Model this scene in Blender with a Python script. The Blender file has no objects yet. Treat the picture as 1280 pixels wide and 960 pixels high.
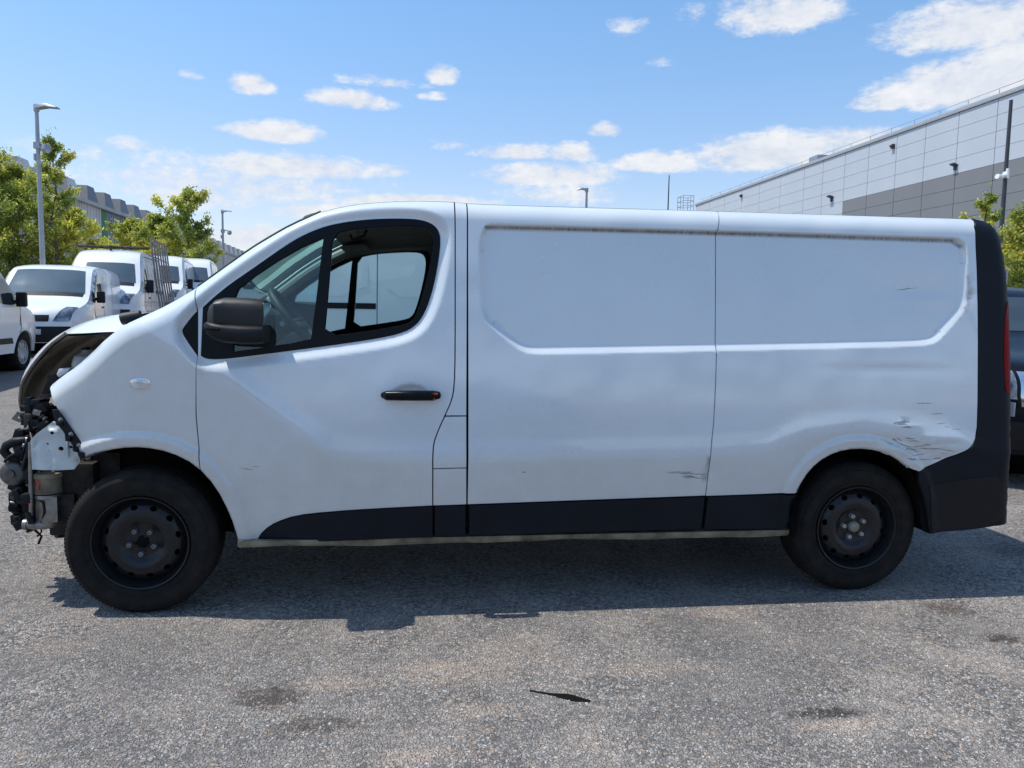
import bpy, bmesh, math, random
import numpy as np
from math import sin, cos, pi, radians, sqrt, atan2, asin
from mathutils import Vector, Matrix
from mathutils.geometry import delaunay_2d_cdt
random.seed(7); rng = np.random.default_rng(7)
SC = bpy.context.scene
COL = SC.collection

# ------------------------------------------------------------------ camera
CAM = np.array([1.211, -3.603, 1.426]); FPX = 971.0
YAW, PIT, ROL = radians(7.492), radians(-5.47), radians(0.974)
_f = np.array([sin(YAW)*cos(PIT), cos(YAW)*cos(PIT), sin(PIT)])
_r0 = np.array([cos(YAW), -sin(YAW), 0.0]); _u0 = np.cross(_r0, _f)
_r = _r0*cos(ROL)+_u0*sin(ROL); _u = _u0*cos(ROL)-_r0*sin(ROL)
cd = bpy.data.cameras.new('camera'); cam = bpy.data.objects.new('camera', cd); COL.objects.link(cam)
cam.matrix_world = Matrix(((_r[0], _u[0], -_f[0], CAM[0]), (_r[1], _u[1], -_f[1], CAM[1]), (_r[2], _u[2], -_f[2], CAM[2]), (0, 0, 0, 1)))
cd.lens = FPX/1280*36; cd.sensor_width = 36; cd.clip_start = 0.05; cd.clip_end = 4000
SC.camera = cam
SC.render.resolution_x = 1024; SC.render.resolution_y = 768
SC.view_settings.view_transform = 'Standard'; SC.view_settings.look = 'None'
SC.view_settings.exposure = 0.0; SC.view_settings.gamma = 1.0

def ray(px, py): return _f+(px-640)/FPX*_r+(480-py)/FPX*_u
def atY(px, py, Y): d = ray(px, py); return CAM+d*(Y-CAM[1])/d[1]
def atD(px, py, D): return CAM+ray(px, py)*D
def V(p): return Vector([float(a) for a in p])

# ------------------------------------------------------------------ sun and sky
SUND = Vector((-0.46, 0.07, 1.0)).normalized()
sd_ = bpy.data.lights.new('sun', 'SUN'); sun = bpy.data.objects.new('sun', sd_); COL.objects.link(sun)
sd_.energy = 4.6; sd_.angle = radians(0.53); sd_.color = (1.0, 0.955, 0.88)
sun.rotation_euler = SUND.to_track_quat('Z', 'Y').to_euler(); sun.location = (-10, 2, 22)

W = bpy.data.worlds.new('World'); SC.world = W; W.use_nodes = True
def build_world():
    nt = W.node_tree; N = nt.nodes; L = nt.links; N.clear()
    out = N.new('ShaderNodeOutputWorld'); bg = N.new('ShaderNodeBackground'); L.new(bg.outputs[0], out.inputs[0])
    sky = N.new('ShaderNodeTexSky'); sky.sky_type = 'NISHITA'; sky.sun_disc = False
    sky.sun_elevation = asin(SUND.z); sky.sun_rotation = atan2(SUND.x, SUND.y)
    sky.air_density = 1.0; sky.dust_density = 0.6; sky.ozone_density = 1.6; sky.altitude = 50
    def mth(op, a, b=None, c=None, cl=False):
        n = N.new('ShaderNodeMath'); n.operation = op; n.use_clamp = cl
        for i, v in enumerate((a, b, c)):
            if v is None: continue
            if isinstance(v, (int, float)): n.inputs[i].default_value = v
            else: L.new(v, n.inputs[i])
        return n.outputs[0]
    tc = N.new('ShaderNodeTexCoord'); sep = N.new('ShaderNodeSeparateXYZ'); L.new(tc.outputs['Generated'], sep.inputs[0])
    x, y, z = sep.outputs
    az = mth('ARCTAN2', x, y); el = mth('ARCSINE', z)
    comb = N.new('ShaderNodeCombineXYZ'); L.new(az, comb.inputs[0]); L.new(mth('MULTIPLY', el, 1.9), comb.inputs[1])
    def noise(scale, det, rough=0.55, off=0.0):
        n = N.new('ShaderNodeTexNoise'); n.inputs['Scale'].default_value = scale; n.inputs['Detail'].default_value = det
        n.inputs['Roughness'].default_value = rough
        va = N.new('ShaderNodeVectorMath'); va.operation = 'ADD'; L.new(comb.outputs[0], va.inputs[0]); va.inputs[1].default_value = (off, off*.7, 0)
        L.new(va.outputs[0], n.inputs['Vector']); return n.outputs['Fac']
    n1 = noise(16, 8, 0.62); n2 = noise(52, 7, 0.65, 3.1)
    nz = mth('ADD', mth('MULTIPLY', mth('SUBTRACT', n1, 0.5), 2.5), mth('MULTIPLY', mth('SUBTRACT', n2, 0.5), 1.5))
    # (px, py, rx, ry, weight) measured on the sky as azimuth / elevation ellipses
    cl = [(980,18,66,26,.95),(1150,40,34,16,.5),(1215,35,85,30,1.0),(1275,40,50,36,.8),(1215,110,90,28,1.15),(1110,128,42,13,.9),(1270,88,60,32,1.1),
          (960,196,78,25,1.1),(1060,180,58,18,.9),(820,206,46,14,1.0),(757,165,18,10,.85),(690,222,75,17,.9),(716,194,26,14,.95),(645,192,48,11,.8),(700,245,60,16,.5),
          (346,168,48,14,1.1),(315,108,24,13,.95),(438,127,48,13,.95),(553,96,17,14,.95),(480,104,42,8,.55),(243,96,12,6,.5),(545,122,16,5,.45),(783,36,20,11,.45),
          (826,78,14,7,.35),(870,22,16,12,.2),(365,212,95,17,.95),(487,215,20,9,.7),(300,235,150,26,.62),(160,183,32,9,.55),(200,200,130,14,.35),(250,245,90,22,.55),(330,300,60,16,.9),
          (520,254,85,10,1.2),(420,268,70,12,.9),(563,183,22,6,.35),(620,192,18,6,.4),(285,163,14,6,.4)]
    acc = None; thin = None
    for (px, py, rx, ry, w) in cl:
        d = ray(px, py); a0 = atan2(d[0], d[1]); e0 = atan2(d[2], math.hypot(d[0], d[1]))
        dx = mth('MULTIPLY', mth('SUBTRACT', az, a0), FPX/rx*math.cos(max(-1.2, min(1.2, a0-YAW)))**-1*0.95)
        dy = mth('MULTIPLY', mth('SUBTRACT', el, e0), FPX/ry)
        dy = mth('ADD', dy, mth('MULTIPLY', mth('MINIMUM', dy, 0.0), .7))
        q = mth('ADD', mth('MULTIPLY', dx, dx), mth('MULTIPLY', dy, dy))
        v = mth('MULTIPLY', mth('SUBTRACT', 1.0, mth('MULTIPLY', q, 0.6)), w*1.25)
        acc = v if acc is None else mth('MAXIMUM', acc, v)
    # the rest of the sky, outside the view: scattered fair-weather clouds of the same kind
    away = mth('GREATER_THAN', mth('ABSOLUTE', mth('SUBTRACT', az, YAW)), 0.78)
    high = mth('GREATER_THAN', el, 0.55)
    ms = mth('MAXIMUM', away, high)
    n3 = noise(3.2, 3, 0.5, 9.0)
    oth = mth('MULTIPLY', ms, mth('MULTIPLY', mth('SUBTRACT', n3, 0.60), 7.0))
    oth = mth('SUBTRACT', oth, mth('MULTIPLY', mth('SUBTRACT', 1.0, ms), 3.0))
    acc = mth('MAXIMUM', acc, mth('MINIMUM', oth, 0.8))
    acc = mth('MAXIMUM', acc, -1.5)
    dens = mth('ADD', acc, nz)
    mr = N.new('ShaderNodeMapRange'); mr.interpolation_type = 'SMOOTHSTEP'; L.new(dens, mr.inputs[0])
    mr.inputs[1].default_value = -0.02; mr.inputs[2].default_value = 1.05; mr.inputs[3].default_value = 0; mr.inputs[4].default_value = 0.96
    cover = mth('MULTIPLY', mr.outputs[0], mth('GREATER_THAN', el, 0.0))
    # cloud body: white tops, pale lilac where dense and low
    mr2 = N.new('ShaderNodeMapRange'); L.new(mth('ADD', n1, mth('MULTIPLY', n2, .4)), mr2.inputs[0]); mr2.inputs[1].default_value = .5; mr2.inputs[2].default_value = .9
    cc = N.new('ShaderNodeMix'); cc.data_type = 'RGBA'; L.new(mr2.outputs[0], cc.inputs[0])
    cc.inputs[6].default_value = (0.70, 0.76, 0.88, 1); cc.inputs[7].default_value = (0.97, 0.98, 1.0, 1)
    sm = N.new('ShaderNodeMix'); sm.data_type = 'RGBA'; sm.blend_type = 'MULTIPLY'; sm.inputs[0].default_value = 1.0
    L.new(sky.outputs[0], sm.inputs[6])
    er = N.new('ShaderNodeMapRange'); er.interpolation_type = 'SMOOTHSTEP'; L.new(el, er.inputs[0]); er.inputs[1].default_value = -.02; er.inputs[2].default_value = .42
    tint = N.new('ShaderNodeMix'); tint.data_type = 'RGBA'; L.new(er.outputs[0], tint.inputs[0]); tint.inputs[6].default_value = SKYLO; tint.inputs[7].default_value = SKYMUL
    L.new(tint.outputs[2], sm.inputs[7])
    mx = N.new('ShaderNodeMix'); mx.data_type = 'RGBA'; L.new(cover, mx.inputs[0]); L.new(sm.outputs[2], mx.inputs[6])
    cs = N.new('ShaderNodeMix'); cs.data_type = 'RGBA'; cs.blend_type = 'MULTIPLY'; cs.inputs[0].default_value = 1
    L.new(cc.outputs[2], cs.inputs[6]); k = 0.96/SKYS; cs.inputs[7].default_value = (k, k, k, 1)
    L.new(cs.outputs[2], mx.inputs[7])
    L.new(mx.outputs[2], bg.inputs[0]); bg.inputs[1].default_value = SKYS
    W.cycles.sampling_method = 'MANUAL'; W.cycles.sample_map_resolution = 512
SKYS = 0.15; SKYMUL = (0.98, 1.24, 1.36, 1); SKYLO = (1.16, 1.0, 1.04, 1)
build_world()

# ------------------------------------------------------------------ helpers
def smooth01(t): t = np.clip(t, 0, 1); return t*t*(3-2*t)
def sm(pts, n=2):
    """Chaikin rounding that keeps the end points"""
    p = [tuple(map(float, q)) for q in pts]
    for _ in range(n):
        o = [p[0]]
        for a, b in zip(p[:-1], p[1:]):
            o.append((a[0]*.75+b[0]*.25, a[1]*.75+b[1]*.25)); o.append((a[0]*.25+b[0]*.75, a[1]*.25+b[1]*.75))
        o.append(p[-1]); p = o
    return p
def smc(pts, n=2):
    p = [tuple(map(float, q)) for q in pts]
    for _ in range(n):
        o = []
        for a, b in zip(p, p[1:]+p[:1]):
            o.append((a[0]*.75+b[0]*.25, a[1]*.75+b[1]*.25)); o.append((a[0]*.25+b[0]*.75, a[1]*.25+b[1]*.75))
        p = o
    return p
def dist_poly(poly, x, z, closed=True):
    P = np.asarray(poly, float); x = np.asarray(x, float).ravel(); z = np.asarray(z, float).ravel()
    A = P if closed else P[:-1]; B = np.roll(P, -1, 0) if closed else P[1:]
    best = np.full(x.shape, 1e9)
    for a, b in zip(A, B):
        d = b-a; l = d@d
        if l < 1e-14: continue
        t = np.clip(((x-a[0])*d[0]+(z-a[1])*d[1])/l, 0, 1)
        best = np.minimum(best, (x-a[0]-t*d[0])**2+(z-a[1]-t*d[1])**2)
    return np.sqrt(best)
def inside(poly, x, z):
    P = np.asarray(poly, float); x = np.asarray(x, float).ravel(); z = np.asarray(z, float).ravel()
    c = np.zeros(x.shape, bool)
    for (x1, y1), (x2, y2) in zip(P, np.roll(P, -1, 0)):
        if y1 == y2: continue
        m = ((y1 > z) != (y2 > z)) & (x < (x2-x1)*(z-y1)/(y2-y1)+x1); c ^= m
    return c
def sdist(poly, x, z):
    d = dist_poly(poly, x, z); return np.where(inside(poly, x, z), d, -d)
def resample(poly, ds):
    P = [np.array(p, float) for p in poly]; o = []
    for a, b in zip(P, P[1:]+P[:1]):
        l = np.linalg.norm(b-a)
        if l < 1e-6: continue
        n = max(1, int(math.ceil(l/ds)))
        for i in range(n): o.append(a+(b-a)*i/n)
    return np.array(o)
def area(P): P = np.asarray(P); Q = np.roll(P, -1, 0); return 0.5*np.sum(P[:, 0]*Q[:, 1]-Q[:, 0]*P[:, 1])
def inset(P, g):
    P = np.asarray(P, float)
    if area(P) < 0: P = P[::-1]
    a = P-np.roll(P, 1, 0); b = np.roll(P, -1, 0)-P
    a /= np.linalg.norm(a, axis=1)[:, None]+1e-12; b /= np.linalg.norm(b, axis=1)[:, None]+1e-12
    na = np.stack([-a[:, 1], a[:, 0]], 1); nb = np.stack([-b[:, 1], b[:, 0]], 1)
    n = na+nb; n /= np.maximum((n*na).sum(1), 0.35)[:, None]*1.0+1e-9
    ln = np.linalg.norm(n, axis=1)[:, None]; n = n/np.maximum(ln/1.6, 1)
    return P+n*g

MATS = {}
def link(name, me, mat=None, parent=None, smooth=True, angle=None):
    o = bpy.data.objects.new(name, me); COL.objects.link(o)
    if mat is not None:
        for m in (mat if isinstance(mat, (list, tuple)) else [mat]): me.materials.append(m)
    if parent is not None: o.parent = parent
    return o
def mesh_np(name, v, f, smooth=True, normals=None, midx=None):
    me = bpy.data.meshes.new(name); me.from_pydata([tuple(map(float, p)) for p in v], [], [tuple(map(int, q)) for q in f]); me.update()
    if smooth: me.polygons.foreach_set('use_smooth', [True]*len(me.polygons))
    if midx is not None: me.polygons.foreach_set('material_index', list(midx))
    if normals is not None: me.normals_split_custom_set_from_vertices([tuple(map(float, n)) for n in normals])
    return me
def tag(o, label=None, cat=None, group=None, kind=None):
    if label: o['label'] = label
    if cat: o['category'] = cat
    if group: o['group'] = group
    if kind: o['kind'] = kind
    return o
def empty(name, loc=(0, 0, 0), rz=0.0):
    o = bpy.data.objects.new(name, None); COL.objects.link(o); o.location = loc; o.rotation_euler = (0, 0, rz); o.empty_display_size = .2
    return o
class MB:
    """collects boxes, tubes and lathes into one mesh"""
    def __init__(s): s.v = []; s.f = []; s.m = []; s.mi = 0
    def add(s, v, f):
        b = len(s.v); s.v += [tuple(map(float, p)) for p in v]; s.f += [tuple(i+b for i in q) for q in f]; s.m += [s.mi]*len(f); return s
    def box(s, c, d, rz=0, M=None):
        v = []
        for i in (-1, 1):
            for j in (-1, 1):
                for k in (-1, 1):
                    p = Vector((i*d[0]/2, j*d[1]/2, k*d[2]/2))
                    if rz: p = Matrix.Rotation(rz, 3, 'Z') @ p
                    if M is not None: p = M @ p
                    v.append(p+Vector(c))
        return s.add(v, [(0, 1, 3, 2), (4, 6, 7, 5), (0, 4, 5, 1), (2, 3, 7, 6), (0, 2, 6, 4), (1, 5, 7, 3)])
    def tube(s, pts, r, n=10, cap=True, closed=False):
        pts = [Vector([float(a) for a in p]) for p in pts]; rs = r if isinstance(r, (list, tuple)) else [r]*len(pts)
        v = []; f = []; m = len(pts); prev = None
        for i, p in enumerate(pts):
            if closed: t = pts[(i+1) % m]-pts[i-1]
            else: t = pts[min(i+1, m-1)]-pts[max(i-1, 0)]
            if t.length < 1e-9: t = Vector((0, 0, 1))
            t.normalize()
            if prev is None:
                a = t.cross(Vector((0, 0, 1)))
                if a.length < .1: a = t.cross(Vector((1, 0, 0)))
            else: a = prev-t*prev.dot(t)
            a.normalize(); prev = a; b = t.cross(a)
            for k in range(n):
                w = 2*pi*k/n; v.append(p+(a*cos(w)+b*sin(w))*rs[i])
        seg = m if closed else m-1
        for i in range(seg):
            for k in range(n):
                j = (i+1) % m
                f.append((i*n+k, i*n+(k+1) % n, j*n+(k+1) % n, j*n+k))
        if cap and not closed:
            f.append(tuple(range(n))[::-1]); f.append(tuple((m-1)*n+k for k in range(n)))
        return s.add(v, f)
    def lathe(s, prof, c, n=32, axis='y'):
        """prof: (radius, along axis)"""
        v = []; f = []; m = len(prof)
        for k in range(n):
            w = 2*pi*k/n
            for (r, h) in prof:
                if axis == 'y': v.append((c[0]+r*cos(w), c[1]+h, c[2]+r*sin(w)))
                elif axis == 'z': v.append((c[0]+r*cos(w), c[1]+r*sin(w), c[2]+h))
                else: v.append((c[0]+h, c[1]+r*cos(w), c[2]+r*sin(w)))
        for k in range(n):
            for i in range(m-1):
                a, b = k*m+i, ((k+1) % n)*m+i; f.append((a, b, b+1, a+1))
        return s.add(v, f)
    def prism(s, poly, y0, y1, M=None):
        """poly in x,z extruded along y"""
        n = len(poly); v = [(p[0], y0, p[1]) for p in poly]+[(p[0], y1, p[1]) for p in poly]
        f = [tuple(range(n)), tuple(range(2*n-1, n-1, -1))]+[(i, i+n, (i+1) % n+n, (i+1) % n) for i in range(n)]
        if M is not None: v = [M @ Vector(p) for p in v]
        return s.add(v, f)
    def build(s, name, mat, parent=None, smooth=False, bevel=0, angle=35):
        me = bpy.data.meshes.new(name); me.from_pydata(s.v, [], s.f); me.update()
        bm = bmesh.new(); bm.from_mesh(me); bmesh.ops.recalc_face_normals(bm, faces=bm.faces)
        if bevel: bmesh.ops.bevel(bm, geom=[e for e in bm.edges if len(e.link_faces) == 2 and e.calc_face_angle(0) > .6], offset=bevel, segments=2, affect='EDGES', profile=.6)
        bm.to_mesh(me); bm.free()
        if not bevel and s.mi: me.polygons.foreach_set('material_index', s.m)
        if smooth or bevel:
            me.polygons.foreach_set('use_smooth', [True]*len(me.polygons)); me.set_sharp_from_angle(angle=radians(angle))
        return link(name, me, mat, parent)

# ------------------------------------------------------------------ materials
class NT:
    def __init__(s, name):
        s.m = bpy.data.materials.new(name); s.m.use_nodes = True; s.N = s.m.node_tree.nodes; s.L = s.m.node_tree.links
        s.b = s.N['Principled BSDF']
    def n(s, t, **k):
        o = s.N.new(t)
        for a, b in k.items(): setattr(o, a, b)
        return o
    def put(s, v, i):
        if isinstance(v, (int, float)): i.default_value = v
        elif isinstance(v, (tuple, list)): i.default_value = tuple(v)+((1,) if len(v) == 3 and i.type == 'RGBA' else ())
        else: s.L.new(v, i)
    def math(s, op, a, b=0.0, cl=False):
        o = s.n('ShaderNodeMath', operation=op, use_clamp=cl); s.put(a, o.inputs[0]); s.put(b, o.inputs[1]); return o.outputs[0]
    def noise(s, scale, det=4, rough=.55, vec=None, sc=None):
        o = s.n('ShaderNodeTexNoise'); o.inputs['Scale'].default_value = scale; o.inputs['Detail'].default_value = det; o.inputs['Roughness'].default_value = rough
        if sc is not None:
            mp = s.n('ShaderNodeMapping'); s.L.new(vec if vec is not None else s.obj(), mp.inputs[0]); mp.inputs['Scale'].default_value = sc; vec = mp.outputs[0]
        s.L.new(vec if vec is not None else s.obj(), o.inputs['Vector']); return o.outputs['Fac']
    def obj(s):
        if not hasattr(s, '_o'): s._o = s.n('ShaderNodeTexCoord').outputs['Object']
        return s._o
    def geo(s):
        if not hasattr(s, '_g'): s._g = s.n('ShaderNodeNewGeometry').outputs['Position']
        return s._g
    def ramp(s, v, a, b, lo=0.0, hi=1.0, st='LINEAR'):
        o = s.n('ShaderNodeMapRange'); o.interpolation_type = st; s.put(v, o.inputs[0])
        for i, q in enumerate((a, b, lo, hi)): o.inputs[i+1].default_value = q
        return o.outputs[0]
    def mix(s, f, a, b, bt='MIX'):
        o = s.n('ShaderNodeMix', data_type='RGBA', blend_type=bt); s.put(f, o.inputs[0]); s.put(a, o.inputs[6]); s.put(b, o.inputs[7]); return o.outputs[2]
    def bump(s, h, dist, strength=1.0, normal=None):
        o = s.n('ShaderNodeBump'); s.put(h, o.inputs['Height']); o.inputs['Distance'].default_value = dist; o.inputs['Strength'].default_value = strength
        if normal is not None: s.L.new(normal, o.inputs['Normal'])
        return o.outputs[0]
    def set(s, **k):
        for a, v in k.items(): s.put(v, s.b.inputs[a.replace('_', ' ')])
        return s.m
def plain(name, col, rough=.5, metal=0.0, coat=0.0, var=.12, scale=8, bump=0.0, spec=.5):
    t = NT(name); nz = t.noise(scale, 5)
    c = t.mix(t.ramp(nz, .3, .7), tuple(a*(1-var) for a in col), tuple(min(1, a*(1+var)) for a in col))
    t.set(Base_Color=c, Roughness=t.ramp(nz, .2, .8, max(.02, rough-.07), min(1, rough+.07)), Metallic=metal, Coat_Weight=coat, Specular_IOR_Level=spec)
    if bump: t.put(t.bump(t.noise(scale*14, 4), bump), t.b.inputs['Normal'])
    return t.m
def paint_white():
    t = NT('white_paint_worn'); a = t.n('ShaderNodeAttribute', attribute_name='wear'); s = t.n('ShaderNodeSeparateColor'); t.L.new(a.outputs['Color'], s.inputs[0])
    grime, dust, scr = s.outputs
    n1 = t.noise(2.2, 6, .6); n2 = t.noise(30, 5, .65); streak = t.noise(1, 4, .6, sc=(160, 10, 9)); blot = t.noise(9, 7, .7)
    base = t.mix(t.ramp(n1, .35, .7), (.69, .76, .81), (.65, .715, .77))
    d = t.math('MULTIPLY', dust, t.ramp(t.math('ADD', blot, t.math('MULTIPLY', streak, .35)), .38, 1.05, .40, .95))
    base = t.mix(t.math('MULTIPLY', d, .85), base, (.50, .465, .39)); base = t.mix(t.ramp(t.math('ADD', d, t.math('MULTIPLY', t.math('SUBTRACT', blot, .5), .45)), .84, 1.15, 0, .5), base, (.33, .27, .20))
    g = t.math('MULTIPLY', grime, t.ramp(t.math('ADD', streak, t.math('MULTIPLY', n2, .5)), .5, .95, .5, 1.0), True)
    base = t.mix(g, base, (.075, .068, .06))
    sn = t.noise(1, 6, .7, sc=(5, 5, 120)); sp = t.noise(14, 3)
    sc2 = t.ramp(t.math('ADD', t.math('ADD', sn, t.math('MULTIPLY', sp, .3)), t.math('MULTIPLY', scr, .42)), .98, 1.06)
    sc2 = t.math('MULTIPLY', sc2, t.ramp(scr, .08, .3)); base = t.mix(t.math('MULTIPLY', sc2, .9), base, (.11, .105, .095))
    xyz = t.n('ShaderNodeSeparateXYZ'); t.L.new(t.obj(), xyz.inputs[0]); wv = t.math('MULTIPLY', t.math('SUBTRACT', t.noise(26, 3), .5), .016); zz = t.math('ADD', xyz.outputs[2], wv); brk = t.noise(90, 3, .7)
    acc = None
    for (x0, z0, rx, rz, tl) in SCRATCH:
        dx = t.math('SUBTRACT', xyz.outputs[0], x0); dz = t.math('SUBTRACT', t.math('SUBTRACT', zz, z0), t.math('MULTIPLY', dx, tl))
        q = t.math('ADD', t.math('POWER', t.math('MULTIPLY', dx, 1/rx), 2.0), t.math('POWER', t.math('MULTIPLY', dz, 1/rz), 2.0)); acc = q if acc is None else t.math('MINIMUM', acc, q)
    mk = t.ramp(t.math('ADD', acc, t.math('MULTIPLY', brk, 1.3)), 1.05, 1.7, 1.0, 0.0)
    base = t.mix(t.math('MULTIPLY', mk, .75), base, (.12, .115, .105))
    speck = t.math('MULTIPLY', t.ramp(t.noise(70, 2), .70, .74), .12)
    base = t.mix(speck, base, (.35, .3, .22))
    rough = t.math('ADD', .17, t.math('ADD', t.math('MULTIPLY', d, .35), t.math('MULTIPLY', t.ramp(blot, .4, .8), .10)), True)
    t.set(Base_Color=base, Roughness=rough, IOR=1.5, Coat_Weight=1.0, Coat_IOR=1.6, Coat_Roughness=t.math('ADD', .05, t.math('MULTIPLY', d, .3)))
    b = t.bump(t.noise(1.7, 2), .045, .5); b = t.bump(t.noise(260, 2), .0002, .35, b)
    b = t.bump(sn, .004, 1.0, b) if False else b
    t.put(b, t.b.inputs['Normal']); return t.m
def paint_simple(name, col, coat=.6, spec=.5):
    t = NT(name); n = t.noise(2.5, 5)
    t.set(Base_Color=t.mix(t.ramp(n, .3, .7), col, tuple(c*.93 for c in col)), Roughness=.28, Specular_IOR_Level=spec, Coat_Weight=coat, Coat_Roughness=.06); return t.m
def glass_mat(name, tint, alpha_dark):
    t = NT(name)
    tr = t.n('ShaderNodeBsdfTransparent'); tr.inputs[0].default_value = tint+(1,)
    gl = t.n('ShaderNodeBsdfGlossy'); gl.inputs['Roughness'].default_value = .02; gl.inputs[0].default_value = (.9, 1, .98, 1)
    fr = t.n('ShaderNodeFresnel'); fr.inputs[0].default_value = 1.5
    mx = t.n('ShaderNodeMixShader'); t.L.new(t.math('ADD', fr.outputs[0], .03, True), mx.inputs[0]); t.L.new(tr.outputs[0], mx.inputs[1]); t.L.new(gl.outputs[0], mx.inputs[2])
    t.L.new(mx.outputs[0], t.N['Material Output'].inputs[0]); return t.m
SCRATCH = []
M = dict(
    paint=None, white=paint_simple('white_paint', (.78, .79, .80)),
    black=plain('black_plastic', (.010, .011, .014), .48, spec=.22, bump=.0004, scale=20), blackg=plain('gloss_black', (.004, .005, .007), .3, spec=.15, scale=10),
    rubber=plain('tyre_rubber', (.019, .0175, .016), .85, spec=.12, var=.35, scale=14, bump=.0008), dark=plain('dark_cavity', (.010, .009, .008), .9, var=.3, spec=.05),
    steel=plain('charcoal_steel_rim', (.011, .0125, .015), .34, .1, spec=.4, var=.25, scale=22), bolt=plain('zinc_bolt', (.42, .41, .38), .4, .6, scale=30),
    bolt_dark=plain('dull_bolt', (.20, .20, .20), .45, .6, scale=30),
    cap=plain('dusty_hub_cap', (.26, .235, .19), .6, .3, scale=30), alu=plain('cast_aluminium', (.25, .245, .235), .42, .85, var=.3, scale=30, bump=.001),
    liner=plain('bonnet_inner_skin', (.17, .155, .125), .55, var=.45, scale=7), bay=plain('oily_engine_metal', (.034, .030, .026), .7, .2, spec=.2, var=.6, scale=18, bump=.002),
    trim=plain('dark_trim', (.020, .022, .025), .6), headliner=plain('grey_headliner', (.26, .245, .225), .9), dash=plain('dash_plastic', (.035, .040, .040), .6),
    beige=plain('pale_grey_plastic', (.30, .34, .33), .5), glass=glass_mat('tinted_glass', (.62, .80, .78), 0), clear=glass_mat('clear_glass', (.80, .90, .89), 0),
    sill=plain('dirty_sill', (.20, .17, .12), .8, var=.6, spec=.2, scale=9), dirtp=plain('pale_primer_plate', (.55, .60, .60), .4, .0, var=.12, scale=12),
    red=plain('red_lens', (.20, .003, .006), .5, spec=.1), lens=plain('clear_lamp_lens', (.62, .64, .66), .12, .3, coat=1.0, var=.25, scale=40), lamp=plain('headlamp_unit', (.20, .22, .25), .12, .5, coat=1.0, var=.95, scale=9), wins=plain('side_window_glass', (.030, .042, .048), .05, coat=.4, scale=3),
    mirror=plain('mirror_shell', (.016, .0155, .0155), .5, spec=.4, var=.1, scale=20, bump=.0003), galv=plain('galvanised_pole', (.36, .38, .40), .45, .6, scale=6),
    dgrey=plain('dark_grey_pole', (.05, .055, .065), .5, .3), chrome=plain('chrome', (.65, .66, .68), .12, 1.0), winb=plain('van_window_glass', (.075, .105, .125), .06, metal=.35, coat=1.0, scale=2),
    carblack=paint_simple('black_car_paint', (.004, .005, .009), .12, .15), bark=plain('bark', (.11, .085, .06), .9, scale=16, var=.4, bump=.006), rack=plain('rack_metal', (.20, .18, .16), .5, .5, var=.3),
    bottle=plain('milky_reservoir', (.42, .44, .43), .35), orange=plain('orange_mark', (.55, .05, .02), .5), trimblue=plain('sill_trim_plastic', (.0075, .0105, .016), .5, spec=.16, var=.2, scale=5, bump=.0004))

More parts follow.
